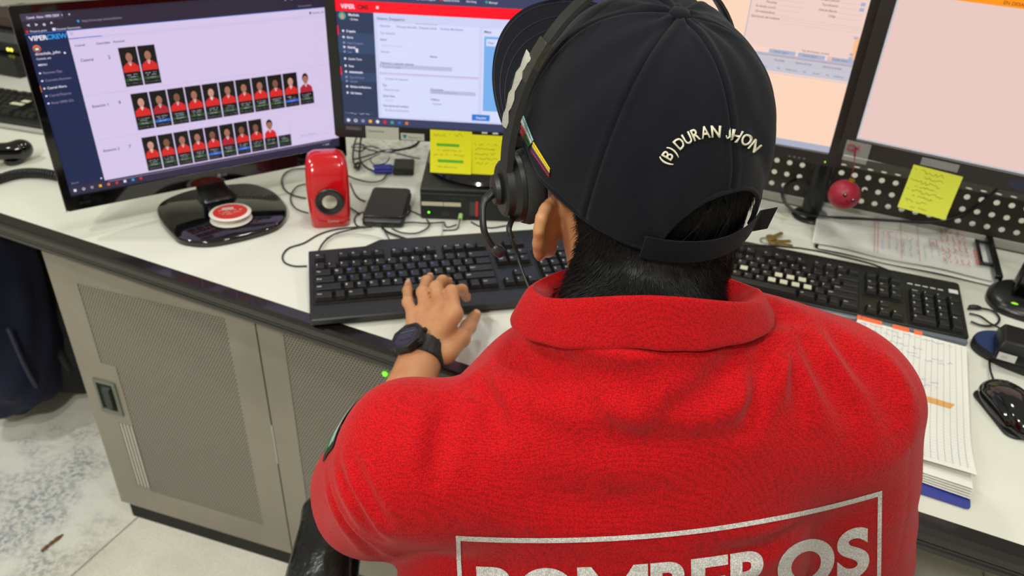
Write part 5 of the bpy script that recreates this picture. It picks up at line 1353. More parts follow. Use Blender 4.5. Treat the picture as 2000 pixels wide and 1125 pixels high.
# ------------------------------------------------------------------ shirt
def shirt_base(p):
    d = ell(p, (.130, .552, .925), (.172, .116, .140))
    d = smin(d, ell(p, (.104, .552, .80), (.212, .134, .20)), .05)
    d = smin(d, ell(p, (.102, .540, .66), (.214, .150, .18)), .05)
    d = smin(d, cap(p, SHL + [.060, .0, -.004], SHR + [-.055, 0, .004], .064, .079), .035)
    d = smin(d, cap(p, NB0 + [0, -.004, -.025], NB0 + [0, -.004, .000], .070, .066), .028)
    d = smin(d, cap(p, NB0 + [-.02, -.006, -.045], SHL + [.02, 0, -.016], .054, .056), .03)
    d = smin(d, cap(p, NB0 + [0, -.004, -.015], SHR + [-.02, 0, -.008], .070, .066), .045)
    d = smin(d, cap(p, NB0 + [.035, -.002, -.020], SHR + [-.022, 0, .020], .062, .064), .03)
    for S_, E2, k, r1_ in ((SHL, ELL, .74, .0710), (SHR, ELR, 1.10, .075)):
        e_ = S_ + (E2 - S_) * k
        a = cap(p, S_, e_ + (E2 - S_) * .1, r1_, .070)
        dr = (E2 - S_) / np.linalg.norm(E2 - S_)
        a = smax(a, (p - e_) @ dr, .006)
        d = smin(d, a, .022)
    d = smax(d, .535 - p[:, 2], .01)
    return d
# follow a pixel ray onto the shape, used to place folds and the print on the cloth
def hit(f, x, y, d0=.35):
    r = ray(x, y); n_ = np.linalg.norm(r); r = r / n_; t = d0
    for _ in range(60):
        s = float(f((EYE + r * t)[None])[0])
        if s < .0005: break
        t += s * .9
        if t > 2: return None
    return EYE + r * t
FOLDS = [  # pixel path, width, depth
    ([(1000, 690), (1060, 720), (1130, 765), (1190, 815)], .0085, .0042),
    ([(1075, 690), (1150, 725), (1230, 765), (1300, 775)], .0080, .0040),
    ([(1500, 665), (1440, 715), (1370, 765), (1290, 800)], .0085, .0042),
    ([(1520, 650), (1500, 690), (1480, 760), (1455, 840)], .0060, .0036),
    ([(1400, 690), (1340, 720), (1260, 730), (1180, 715)], .0070, .0026),
    ([(1560, 640), (1590, 700), (1640, 770), (1690, 830)], .0080, .0036),
    ([(1620, 650), (1660, 700), (1720, 770), (1755, 850)], .0080, .0038),
    ([(1690, 680), (1730, 735), (1765, 800)], .0060, .0016),
    ([(1540, 655), (1545, 720), (1570, 800)], .0055, .0024),
    ([(930, 745), (960, 790), (980, 850)], .0055, .0028),
    ([(880, 790), (860, 850), (850, 930)], .0060, .0024),
    ([(640, 930), (665, 1000), (710, 1060), (745, 1090)], .0050, .0028),
    ([(660, 900), (700, 990), (740, 1050)], .0045, .0022),
    ([(690, 900), (720, 970), (748, 1020)], .0045, .0022),
    ([(1130, 850), (1260, 860), (1400, 840)], .0110, .0018),
    ([(1000, 960), (1150, 985), (1320, 975)], .0120, .0016),
    ([(1560, 1040), (1480, 1075), (1380, 1085)], .0080, .0024),
    ([(880, 712), (905, 735), (935, 748)], .0050, .0026),
]
FW_ = []
for path, wd, dp in FOLDS:
    pts = [hit(shirt_base, *q) for q in path]
    if all(q is not None for q in pts): FW_.append((smooth_path(pts, 4), wd, dp))
SEAM = [hit(shirt_base, *q) for q in ((775, 770), (757, 830), (748, 900), (746, 980), (752, 1060), (757, 1110))]
SEAM = smooth_path([s for s in SEAM if s is not None], 3)
SEAM2 = [hit(shirt_base, *q) for q in ((1700, 668), (1745, 740), (1772, 830), (1776, 930), (1766, 1040), (1750, 1110))]
SEAM2 = smooth_path([s for s in SEAM2 if s is not None], 3)
def shirt_f(p):
    d = shirt_base(p)
    near = np.abs(d) < .02
    if near.any():
        q = p[near]; dd = d[near].copy()
        for path, wd, dp in FW_:
            m_ = np.full(len(q), 9.); w_ = np.zeros(len(q)); nS = len(path) - 1
            for i_, (a, b_) in enumerate(zip(path[:-1], path[1:])):
                c_ = cap(q, a, b_, 0); w_ = np.where(c_ < m_, math.sin(math.pi * (i_ + .5) / nS) ** .8, w_); m_ = np.minimum(m_, c_)
            wd2 = wd * 1.5
            dd += w_ * dp * 2.7 * (np.exp(-(m_ / wd2) ** 2) - .45 * np.exp(-((m_ - wd2 * 1.9) / wd2) ** 2))
        for sm in (SEAM, SEAM2):
            m_ = np.full(len(q), 9.)
            for a, b_ in zip(sm[:-1], sm[1:]): m_ = np.minimum(m_, cap(q, a, b_, 0))
            dd += .0012 * np.exp(-(m_ / .0018) ** 2)
        dd += .0013 * np.sin(q[:, 0] * 37 + 3 * np.sin(q[:, 2] * 19)) * np.sin(q[:, 2] * 29 + q[:, 1] * 15)
        d[near] = dd
    # neck opening
    yy_ = p[:, 1] - NB0[1]
    d = smax(d, (p[:, 2] - NB0[2] - .021 - .24 * np.abs(yy_)) * .95, .004)
    d = smax(d, -cap(p, NB0 + [0, .006, -.02], hw((0, -.034, -.06)), .058), .006)
    return d
shirt, SP, SF2 = surf_obj('shirt', shirt_f, (-.24, .36, .52), (.50, .80, 1.14), .0030, shirt_m, person, 2)
tree = BVHTree.FromPolygons(SP.tolist(), SF2.tolist())
def cast(tr, x, y, off_=.0006):
    r = ray(x, y); r = r / np.linalg.norm(r)
    loc, nrm, i, dist = tr.ray_cast(Vector(EYE), Vector(r))
    if loc is None: return None
    n_ = np.array(nrm); n_ = n_ if n_ @ r < 0 else -n_
    return np.array(loc) + n_ * off_
# hem band and patch of the left sleeve
arm_d = (ELL - SHL) / np.linalg.norm(ELL - SHL)
# white print across the back: a frame and the lettering, laid on the cloth
pb_ = MB()
def curve_top(u):   # frame top edge in the photo frame, u 0..1
    X = [890, 1010, 1130, 1290, 1450, 1600, 1722]; Y = [1045, 1050, 1050, 1040, 1018, 988, 956]
    x = 890 + u * 832; return x, float(np.interp(x, X, Y)) if False else float(np.polyval(_pc, x))
_pc = np.polyfit([890, 1010, 1130, 1290, 1450, 1600, 1722], [1045, 1049, 1049, 1039, 1019, 989, 957], 3)
def backpt(u, v, o_=.0007):
    # u 0..1 across the frame, v downwards in units of frame width
    x, y = curve_top(u); lean = (.055 * (1 - u) - .012 * u)
    return cast(tree, x + v * 832 * lean * 1.0, y + v * 832, o_)
def strip(pts_a, pts_b):
    k = len(pb_.v); A = [q for q in pts_a]; Bq = [q for q in pts_b]
    if any(q is None for q in A + Bq): return
    pb_.add(A + Bq, [(i, i + 1, len(A) + i + 1, len(A) + i) for i in range(len(A) - 1)])
n_ = 110
strip([backpt(k / n_, 0) for k in range(n_ + 1)], [backpt(k / n_, .0115) for k in range(n_ + 1)])
vmax = .22
for u0, u1 in ((0, .0105), (.9905, 1)):
    strip([backpt(u0, .003 + vmax * k / 50) for k in range(51)], [backpt(u1, .003 + vmax * k / 50) for k in range(51)])
def pglyph(c):
    # bold geometric capitals: built from bars so that the strokes stay even
    W_ = .20
    if c == 'M':
        return [(0, 0), (W_ * .95, 0), (W_ * .95, .40), (.46, .06), (.54, .06), (1 - W_ * .95, .40), (1 - W_ * .95, 0), (1, 0), (1, .73), (.80, .73), (.50, .31), (.20, .73), (0, .73)], [(0, 1, 2, 11, 12) if False else (0, 1, 2, 12), (2, 3, 10 + 1, 12) if False else (2, 3, 11, 12), (3, 10, 11), (3, 4, 10), (4, 5, 9, 10) if False else (4, 9, 10), (4, 5, 9), (5, 8, 9), (5, 6, 7, 8)]
    if c == 'E':
        return [(0, 0), (.52, 0), (.52, .15), (W_, .15), (W_, .295), (.48, .295), (.48, .435), (W_, .435), (W_, .58), (.52, .58), (.52, .73), (0, .73)], [(0, 1, 2, 3), (0, 3, 4, 11), (4, 5, 6, 7), (4, 7, 8, 11), (8, 9, 10, 11)]
    if c == 'O':
        n_o = 40; o_ = [(.41 + .41 * math.cos(2 * math.pi * k / n_o), .365 + .375 * math.sin(2 * math.pi * k / n_o)) for k in range(n_o)]; i_ = [(.41 + .215 * math.cos(2 * math.pi * k / n_o), .365 + .20 * math.sin(2 * math.pi * k / n_o)) for k in range(n_o)]
        return o_ + i_, [(k, (k + 1) % n_o, n_o + (k + 1) % n_o, n_o + k) for k in range(n_o)]
    return glyph(c, .036)
def print_text(t, u0, u1, v_top, v_h, bold):
    gv, gf = pglyph(t)
    bmx = bmesh.new(); vv = [bmx.verts.new((x, y, 0)) for x, y in gv]
    for f_ in gf:
        try: bmx.faces.new([vv[i] for i in f_])
        except ValueError: pass
    for _ in range(3):
        es = [e for e in bmx.edges if e.calc_length() > .07]
        if not es: break
        bmesh.ops.subdivide_edges(bmx, edges=es, cuts=1)
    bmesh.ops.triangulate(bmx, faces=bmx.faces)
    bmx.verts.ensure_lookup_table(); bmx.verts.index_update()
    xs = [v.co.x for v in bmx.verts]; ys = [v.co.y for v in bmx.verts]; x0, x1, y0, y1 = min(xs), max(xs), min(ys), max(ys)
    P = [backpt(u0 + (v.co.x - x0) / (x1 - x0) * (u1 - u0), v_top + (y1 - v.co.y) / (y1 - y0) * v_h) for v in bmx.verts]
    F_ = [tuple(v.index for v in f_.verts) for f_ in bmx.faces if all(P[v.index] is not None for v in f_.verts)]
    P = [q if q is not None else np.zeros(3) for q in P]
    pb_.add(P, F_); bmx.free()
pb_.build('print_frame', print_m, shirt, I4, smooth=True, angle=180)
pb_ = MB()
def letter_spans(t, u0, u1):
    ws = []
    for c in t:
        gv, _ = pglyph(c); ws.append(max(v[0] for v in gv) - min(v[0] for v in gv))
    gap = .035; tot = sum(ws) + gap * (len(t) - 1); u = u0
    for c, w_ in zip(t, ws): yield c, u, u + w_ / tot * (u1 - u0); u += (w_ + gap) / tot * (u1 - u0)
for c, a, b_ in letter_spans('BOMBEROS', .045, .972):
    pb_ = MB(); print_text(c, a, b_, .070, .118, .042)
    if pb_.f: pb_.build('print_letter', print_m, shirt, I4, smooth=True, angle=180)

# collar: stand rising round the neck, folded over and falling to a hem
col = MB(); n_ = 96
def ring_pt(phi, r_x, r_y, z, cx=0, cy=0):
    return NB0 + np.array([cx + r_x * math.sin(phi), cy - r_y * math.cos(phi), z])
rings = []
for i in range(n_):
    phi = -math.radians(158) + math.radians(316) * i / (n_ - 1)
    a = abs(phi) / math.pi; s = math.sin(phi); frt = a ** 2
    drop = .050 * max(a - .5, 0) * 2
    wv = .0012 * math.sin(phi * 7) + .0008 * math.sin(phi * 17 + 1)
    top = .081 - (.026 if s > 0 else .034) * abs(s) ** 2 - drop
    hemz = .041 - drop * .9 - (.008 if s > 0 else .028) * abs(s) ** 1.6
    fl_ = 1 + (.10 if s > 0 else .05) * abs(s)
    rx = .082 + .010 * abs(s); hx = .094 + .014 * abs(s)
    rings.append([ring_pt(phi, .0700, .0560, .0 - drop * .5, .0, .004), ring_pt(phi, .0740, .0565, .04 - drop * .5, 0, .002), ring_pt(phi, rx - .006, .0580, top - .006), ring_pt(phi, rx - .002, .0600, top), ring_pt(phi, rx + .002, .0625, top - .003),
                  ring_pt(phi, rx * .65 + hx * .35 + .001, .0655, (top * .65 + hemz * .35) + wv), ring_pt(phi, rx * .3 + hx * .7, .0690, (top * .3 + hemz * .7) + wv), ring_pt(phi, hx, .0730 + wv, hemz), ring_pt(phi, hx - .001, .0715 + wv, hemz - .0022), ring_pt(phi, hx - .003, .0695 + wv, hemz - .0005),
                  ring_pt(phi, rx * .8 + hx * .2 - .003, .0630, top * .6 + hemz * .4), ring_pt(phi, rx - .006, .0570, top - .010)])
col.loft(rings, True, True, closed=True)
col.build('collar', rib_m, shirt, I4, angle=70, sub=1)

# sleeve patch seen edge-on at the left shoulder
pc0 = np.array([-.90, .38, .12]); pc0 -= arm_d * (pc0 @ arm_d); pc0 /= np.linalg.norm(pc0); pt0 = np.cross(arm_d, pc0)
m1 = mat('patch_black', (20, 22, 20), .7); m2_ = mat('patch_green', (40, 110, 60), .7); m3_ = mat('patch_pale', (150, 170, 160), .7)
def patch_pt(a, t, o_):
    d_ = pc0 * math.cos(a) + pt0 * math.sin(a); c_ = SHL + arm_d * t
    loc, nrm, i_, ds = tree.ray_cast(Vector(c_ + d_ * .25), Vector(-d_))
    return None if loc is None else np.array(loc) + d_ * o_
q = MB()
for o_, aw, t0_, t1_, mm_ in ((.0014, .42, .004, .062, m1), (.0020, .34, .008, .030, m3_), (.0020, .34, .030, .057, m2_)):
    G_ = [[patch_pt(-aw + 2 * aw * i_ / 10, t0_ + (t1_ - t0_) * j_ / 8, o_) for i_ in range(11)] for j_ in range(9)]
    if all(c is not None for r_ in G_ for c in r_):
        q.add([c for r_ in G_ for c in r_], [(j_ * 11 + i_, j_ * 11 + i_ + 1, j_ * 11 + i_ + 12, j_ * 11 + i_ + 11) for j_ in range(8) for i_ in range(10)], mm_)
if q.f: q.build('sleeve_patch', None, shirt, I4, solid=.0010)

# ------------------------------------------------------------------ trousers and shoes (below the desk)
def trou(p):
    d = ell(p, (.105, .520, .535), (.172, .150, .085))
    for a, b_, c in (((.035, .54, .535), (.115, .93, .555), (.125, .985, .10)), ((.185, .56, .535), (.285, .95, .555), (.300, 1.00, .10))):
        a, b_, c = map(np.array, (a, b_, c))
        d = smin(d, cap(p, a, b_, .082, .064), .04); d = smin(d, cap(p, b_, c, .062, .052), .02)
    d = d + .003 * np.sin(p[:, 1] * 45 + p[:, 0] * 20) * np.sin(p[:, 2] * 33)
    return smax(d, .075 - p[:, 2], .004)
surf_obj('trousers', trou, (-.16, .30, .05), (.46, 1.12, .68), .008, trouser_m, person, 2)
shm = mat('shoe_black', (14, 14, 15), .3)
for fx, fy in ((.128, 1.02), (.302, 1.035)):
    def sf(p, fx=fx, fy=fy):
        d = smin(ell(p, (fx, fy - .035, .045), (.042, .062, .045)), ell(p, (fx + .004, fy + .075, .032), (.046, .105, .036)), .03)
        return smax(d, .012 - p[:, 2], .004)
    so, _, _ = surf_obj('shoe', sf, (fx - .08, fy - .14, 0), (fx + .08, fy + .22, .13), .006, shm, person, 1)
    MB().poly([(fx + .047 * math.sin(t) * (1 if math.cos(t) > 0 else .9), fy + .04 + .142 * math.cos(t)) for t in np.linspace(0, 2 * math.pi, 28)[:-1]], .001, .014).build('sole', mat('sole_black', (24, 24, 24), .7), so)

# ------------------------------------------------------------------ cap
CA, CB, CH = .0955, .1105, .125
def crown(phi, t, off_=0.0):     # phi 0 = back, + = right ; t 0 top .. 1 band
    if t <= 1:
        a = t * math.pi / 2; r = math.sin(a) ** .87; z = CH * max(math.cos(a), 0) ** .92
        nz = math.cos(a) ** 1.0; nr = math.sin(a)
    else: r = 1 - (t - 1) * .10; z = -(t - 1) * .20; nz, nr = 0, 1
    sx, cx = math.sin(phi), math.cos(phi)
    P = np.array([CA * r * sx, -CB * r * cx, z])
    N = np.array([nr * sx / CA * .1, -nr * cx / CB * .1, nz / CH * .1]); N /= np.linalg.norm(N)
    return P + N * off_
def t_for_z(z):
    return 2 / math.pi * math.acos(min(max((z / CH), 0) ** (1 / .92), 1)) if z >= 0 else 1 - z / .20
AH, AZ, EDGE = .0440, .0475, -.008
def edge_z(phi):
    x = CA * math.sin(phi)
    base = EDGE + .012 * math.sin(phi) ** 2 + (.006 if math.cos(phi) < 0 else 0) * math.cos(phi) ** 2
    if math.cos(phi) > 0 and abs(x) < AH: return base + (AZ - base) * max(1 - (abs(x) / AH) ** 2.4, 0) ** .5
    return base
NP, NT = 480, 70
phis = []
k = 0
for i in range(NP): phis.append(-math.pi + 2 * math.pi * i / NP)
phA = math.asin(AH / CA); phis = sorted(phis + [s * (phA - e) for s in (-1, 1) for e in (0, .0015, .004, .008)])
seams = [math.radians(a) for a in (0, 60, 120, 180, -60, -120)]
def cap_off(phi, t):
    o_ = 0.0
    r = math.sin(min(t, 1) * math.pi / 2)
    for s in seams:
        d = abs((phi - s + math.pi) % (2 * math.pi) - math.pi) * .1 * r
        if d < .012 and r > .05: o_ += .0009 * math.exp(-((d - .0035) / .0022) ** 2) - .0016 * math.exp(-(d / .0011) ** 2)
    o_ += .0012 * math.sin(phi * 5 + 1) * math.sin(t * 7 + phi * 2) + .0006 * math.sin(phi * 13 + t * 9)
    # dents beside the rear opening
    for ph, tt, w1, w2, dp in ((-.62, .86, .10, .22, -.0040), (-.40, .78, .10, .14, .0020), (.52, .84, .09, .2, -.0030), (.10, .68, .3, .06, .0015), (.30, .62, .10, .12, -.0020)):
        o_ += dp * math.exp(-((phi - ph - (t - tt) * .7) / w1) ** 2 - ((t - tt) / w2) ** 2)
    return o_
cm = MB(); M_ = len(phis)
for j in range(NT + 1):
    for ph in phis:
        tm = t_for_z(edge_z(ph)); t = max(tm * (j / NT), .004)
        cm.v.append(tuple(crown(ph, t, .0015 + cap_off(ph, t))))
for j in range(NT):
    for i in range(M_):
        a, b_ = j * M_ + i, j * M_ + (i + 1) % M_
        cm.f.append((a, b_, b_ + M_, a + M_)); cm.m.append(0)
cm.f.append(tuple(range(M_))); cm.m.append(0)
cap_o = cm.build('cap', cap_m, person, HMx, angle=180, solid=.0016)
cvw = [tuple(HMx @ Vector(v)) for v in cm.v]
ctree = BVHTree.FromPolygons(cvw, [f_ for f_ in cm.f])
hem = [tuple(crown(ph, t_for_z(edge_z(ph)), .0013 + cap_off(ph, 1) * .3)) for ph in phis]
MB().tube(hem, .0020, 8, closed=True).build('hem', cap_m, cap_o, HMx, angle=180)
# button
MB().lathe([(.0001, .0040), (.004, .0037), (.0068, .0024), (.0080, .0002), (.0078, -.0012), (.0001, -.0015)][::-1], 28).build('button', cap_m, cap_o, HMx @ T3(0, 0, CH + .0022), angle=80)
# stitching
stb = MB()
def dash(p0, p1, n0, r=.00035):
    stb.tube([p0 + n0 * .0003, (p0 + p1) / 2 + n0 * .0006, p1 + n0 * .0003], r, 4)
for s in seams:
    for sd in (-.0042, .0042):
        t = .10
        while t < .99:
            rr = math.sin(t * math.pi / 2) * .1; ph = s + sd / max(rr, .01)
            t2 = t + .012
            if t2 > t_for_z(edge_z(ph)) - .03: break
            a = crown(ph, t, .0018 + cap_off(ph, t)); b_ = crown(s + sd / max(math.sin(t2 * math.pi / 2) * .1, .01), t2, .0018 + cap_off(ph, t2))
            stb.tube([a, b_], .0003, 4); t += .021
stb.build('stitching', stitch_m, cap_o, HMx)
# strap with loose end
sv = []
for k in range(29):
    u = -.58 + k / 28 * 1.30
    if u < .50: c = crown(u, 1.0, .0036 + (.003 * math.exp(-((u - .1) / .5) ** 2)))
    else:
        b0 = crown(.50, 1.0, .0062); e = (u - .50) / .22; c = b0 + np.array([.92, .18, 0]) * .014 * e + np.array([0, -.004, .0]) * e
    sv.append(c)
MB().loft([[c + [0, 0, .0095] + [0, 0, .002 * (k / 28)], c + np.array([0, 0, -.0125]), c + np.array([0, .0016, -.0125]), c + np.array([0, .0016, .0095])] for k, c in enumerate(sv)], True, True).build('strap', cap_m, cap_o, HMx, angle=40)
# brim
br = MB(); nu, nv_ = 60, 18
def brim(u, v, dz=0):
    ph = math.pi + u * math.radians(66); x0, y0 = CA * math.sin(ph) * .995, -CB * math.cos(ph) * .995
    ps = u * math.radians(88); x1 = -.0955 * np.sign(math.sin(ps)) * abs(math.sin(ps)) ** .92; y1 = .064 + .114 * math.cos(ps) ** .95
    x0 = -abs(x0) * np.sign(u) if u else 0
    x, y = x0 + (x1 - x0) * v, y0 + (y1 - y0) * v
    z = .004 + (.016 + .30 * (y1 - .10)) * v - .010 * (abs(x1) / .0955) ** 3 * v
    return np.array([x, y, z + dz])
for dz in (0, -.0032):
    k0 = len(br.v)
    for j in range(nv_ + 1):
        for i in range(nu + 1): br.v.append(tuple(brim(-1 + 2 * i / nu, j / nv_, dz)))
    for j in range(nv_):
        for i in range(nu):
            a = k0 + j * (nu + 1) + i; q = (a, a + 1, a + nu + 2, a + nu + 1); br.f.append(q if dz else q[::-1]); br.m.append(0)
k1 = (nv_ + 1) * (nu + 1)
for i in range(nu):
    a = nv_ * (nu + 1) + i; br.f.append((a, a + 1, a + 1 + k1, a + k1)); br.m.append(0)
brim_o = br.build('brim', cap_m, cap_o, HMx, angle=60)
q = MB()
for v in (.22, .36, .50, .64, .78, .95): q.tube([brim(-.97 + 1.94 * i / 60, v, .0003) for i in range(61)], .00035, 4)
q.build('brim_stitching', stitch_m, brim_o, HMx)
# embroidered name on an arc
A_, C_, D_ = map(np.array, ((1306., 321.), (1402., 268.), (1466., 299.)))
def circ(a, b_, c):
    M2 = 2 * np.array([b_ - a, c - a]); r_ = np.array([b_ @ b_ - a @ a, c @ c - a @ a]); o_ = np.linalg.solve(M2, r_); return o_, np.linalg.norm(a - o_)
cc, cr = circ(A_, C_, D_)
th0 = math.atan2(A_[1] - cc[1], A_[0] - cc[0]); th1 = math.atan2(D_[1] - cc[1], D_[0] - cc[0])
em = MB(); items = []; pen = 0
for ch_ in '(B) DURAN JHON':
    if ch_ == ' ': pen += .42 if items and items[-1][0] == 'N' else .20; continue
    if ch_ == 'J':      # a plain hooked letter standing on the line
        gv = [(.27, .72), (.36, .72), (.36, .20), (.27, .20)]; gf = [(0, 1, 2, 3)]
        for k_ in range(9):
            a_ = -math.pi * k_ / 8; gv += [(.185 + .175 * math.cos(a_), .20 + .20 * math.sin(a_)), (.185 + .085 * math.cos(a_), .20 + .11 * math.sin(a_))]
            if k_: n4 = len(gv); gf.append((n4 - 4, n4 - 3, n4 - 1, n4 - 2))
    else: gv, gf = glyph(ch_, .016)
    a0 = min(v[0] for v in gv); a1 = max(v[0] for v in gv)
    items.append((ch_, pen - a0, gv, gf)); pen += (a1 - a0) + (.15 if ch_ == 'J' else .085)
for ch_, off_x, gv, gf in items:
    P = []
    for x, y in gv:
        u = (x + off_x) / (pen - .085); th_ = th0 + (th1 - th0) * u; r_ = cr + y * 32
        P.append(cast(ctree, cc[0] + r_ * math.cos(th_), cc[1] + r_ * math.sin(th_), .0026))
    if all(p_ is not None for p_ in P): em.add(P, gf)
em.build('embroidered_name', mat('thread_cream', (226, 220, 196), .6, bump=('noise', 1800, .6, .0006)), cap_o, I4, solid=.0009)
# two small flag patches on the left side
def patch(quad, fn, name, nu_=10, nv2=4):
    q = MB(); quad = [np.array(a, float) for a in quad]
    for i in range(nu_):
        for j in range(nv2):
            cs = []
            for du, dv_ in ((0, 0), (1, 0), (1, 1), (0, 1)):
                u, v = (i + du) / nu_, (j + dv_) / nv2
                a = quad[0] + (quad[1] - quad[0]) * u; b_ = quad[3] + (quad[2] - quad[3]) * u; c = a + (b_ - a) * v
                cs.append(cast(ctree, c[0], c[1], .0020))
            if all(c is not None for c in cs): q.add(cs, [(0, 1, 2, 3)], fn((i + .5) / nu_, (j + .5) / nv2))
    if q.f: q.build(name, None, cap_o, I4, solid=.0006)
pal_ = {k: mat('flag_' + k, c, .7) for k, c in dict(sky=(150, 190, 195), white=(214, 216, 206), red=(176, 24, 40), green=(36, 92, 44), yellow=(224, 196, 30), blue=(50, 40, 110), magenta=(150, 26, 76)).items()}
patch([(1027, 226), (1046, 274), (1036, 288), (1016, 250)], lambda u, v: pal_['sky'] if v < .30 else (pal_['white'] if v < .62 else (pal_['red'] if u < .5 else pal_['green'])), 'flag_patch')
patch([(1046, 277), (1078, 328), (1076, 345), (1041, 296)], lambda u, v: pal_['yellow'] if v < .5 else (pal_['blue'] if v < .72 else (pal_['magenta'] if u < .6 else pal_['red'])), 'flag_patch')

# ------------------------------------------------------------------ watch on the left wrist
wa = (WRL - ELL) / np.linalg.norm(WRL - ELL); wc = WRL + wa * .004
wn = np.array([-.50, -.28, .82]); wn -= wa * (wn @ wa); wn /= np.linalg.norm(wn); ws = np.cross(wa, wn)
WMx = Matrix(((ws[0], wa[0], wn[0], wc[0]), (ws[1], wa[1], wn[1], wc[1]), (ws[2], wa[2], wn[2], wc[2]), (0, 0, 0, 1)))
strap_m = mat('watch_rubber', (22, 22, 24), .48); wb = MB(); rs = []
for k in range(48):
    a = 2 * math.pi * k / 48; rx, rz_ = .0285, .0280
    hw_ = .0120 + .0030 * max(0, math.sin(a)) ; c, s = math.cos(a), math.sin(a)
    rs.append([(c * (rx + o_), y, s * (rz_ + o_)) for y, o_ in ((-hw_, -.0005), (-hw_, .0028), (-hw_ + .002, .0036), (hw_ - .002, .0036), (hw_, .0028), (hw_, -.0005))])
rs.append(rs[0])
wb.loft(rs, False, False)
watch = wb.build('watch', strap_m, person, WMx, angle=50)
q = MB()
for a in (20, 38, 56, 124, 142, 160): q.box(-.0010, .0010, -.0130, .0130, .0312, .0330, M=RY(90 - a))
q.build('strap_ridges', strap_m, watch, WMx)
q = MB(); q.loft([[(r_ * math.cos(math.radians(22.5 + 45 * k)) * 1.0, r_ * 1.02 * math.sin(math.radians(22.5 + 45 * k)), z) for k in range(8)] for r_, z in ((.020, .0265), (.0245, .030), (.0255, .036), (.0235, .0405), (.0190, .0415), (.0180, .0398))], True, False)
for sx_ in (-1, 1):
    for sy_ in (-1, 1): q.rbox(sx_ * .0225 - .003, sx_ * .0225 + .003, sy_ * .010 - .003, sy_ * .010 + .003, .031, .037, .001)
q.build('watch_case', strap_m, watch, WMx, bevel=.0006)
MB().lathe([(.001, .0385), (.0182, .0385), (.0182, .0398), (.001, .0398)], 28).build('watch_face', mat('watch_glass', (16, 12, 26), .08), watch, WMx)
q = MB(); q.box(-.010, .010, -.006, .004, .0399, .0402, mat('watch_lcd', (52, 46, 66), .3)); q.box(-.012, .012, .007, .0085, .0399, .0402, mat('watch_mark', (88, 88, 96), .4))
q.build('watch_display', None, watch, WMx, smooth=False)

# fingernails of the left hand
nail = mat('fingernail', (222, 168, 142), .3)
for k in ('pinky', 'ring', 'middle', 'index', 'thumb'):
    a, b_ = FL_[k][2], FL_[k][3]; d_ = (b_ - a) / np.linalg.norm(b_ - a); up = np.array([0, -.25, 1.0]); 
    if k == 'thumb': up = np.array([.15, -.75, .9])
    up = up - d_ * (up @ d_); up /= np.linalg.norm(up); sd_ = np.cross(d_, up); r_ = FR[k][3]
    NM = Matrix(((sd_[0], d_[0], up[0], b_[0]), (sd_[1], d_[1], up[1], b_[1]), (sd_[2], d_[2], up[2], b_[2]), (0, 0, 0, 1)))
    MB().sphere((0, .0010, r_ * .80), (r_ * .66, r_ * .85, r_ * .28), 14, 8).build('fingernail', nail, person, NM, angle=180)

# ------------------------------------------------------------------ headset
hset = thing('headset', 'black single-band headset with ear cushion and microphone boom worn over the cap', 'headset', T3(*hw((-.104, .024, -.02))))
hs_b = mat('headset_black', (20, 20, 21), .42); hs_foam = mat('ear_foam', (38, 38, 38), .95, bump=('noise', 700, .5, .001)); hs_rub = mat('headset_rubber', (26, 26, 27), .45)
CP = HMx @ T3(-.0890, .0220, -.0300) @ RZ(-10) @ RY(-90)      # local z points out of the ear
MB().lathe([(.012, -.006), (.027, -.007), (.0315, -.002), (.0325, .004), (.0305, .010), (.024, .012), (.012, .011)], 44).build('ear_cushion', hs_foam, hset, CP, angle=80)
MB().lathe([(.001, .008), (.026, .008), (.0295, .011), (.0290, .015), (.0245, .0190), (.0235, .0245), (.0210, .0265), (.001, .0270)], 44).build('ear_cup', hs_b, hset, CP, angle=35)
MB().lathe([(.001, .026), (.0125, .026), (.0135, .029), (.012, .0325), (.006, .0335), (.001, .0335)], 32).build('boom_pivot', hs_rub, hset, CP, angle=35)
MB().lathe([(.001, .0330), (.0022, .0330), (.0022, .0345), (.001, .0345)], 12).build('pivot_screw', mat('gap_black', (3, 3, 3), .8), hset, CP)
band = []
for k in range(41):
    th_ = math.radians(-2 + 184 * k / 40)
    band.append(np.array([-.1110 * math.cos(th_), .026 + math.sin(th_) * (.008 + .022 * max(.5 + .5 * math.cos(th_), 0)), -.012 + .1500 * math.sin(th_)]))
def strap_loft(path, w0, t0, name, m, parent, F_, outv=None):
    rs_ = []
    for i, c in enumerate(path):
        d_ = path[min(i + 1, len(path) - 1)] - path[max(i - 1, 0)]; d_ = d_ / np.linalg.norm(d_)
        o_ = c - np.array([0, .03, .02]); o_ = o_ - d_ * (o_ @ d_); o_ /= np.linalg.norm(o_); s_ = np.cross(d_, o_)
        w_ = w0 if not hasattr(w0, '__len__') else w0[i]
        rs_.append([c + s_ * w_ * a + o_ * t0 * b_ for a, b_ in ((-1, -.6), (-.8, 1), (.8, 1), (1, -.6), (.8, -1), (-.8, -1))])
    return MB().loft(rs_).build(name, m, parent, F_, angle=50)
strap_loft(band[6:37], .0068, .0016, 'headband', hs_b, hset, HMx)
low = [np.array([-.1120, .0230, -.030]), np.array([-.1125, .024, -.022])] + band[1:9]
strap_loft(smooth_path(low, 2), .0085, .0030, 'slider', hs_rub, hset, HMx)
strap_loft([b_ + np.array([.0, 0, 0]) for b_ in band[35:41]], .0080, .0028, 'slider', hs_rub, hset, HMx)
MB().lathe([(.001, 0), (.020, 0), (.023, .004), (.018, .010), (.001, .012)], 30).build('temple_pad', hs_foam, hset, HMx @ T3(.0965, .026, -.018) @ RY(90))
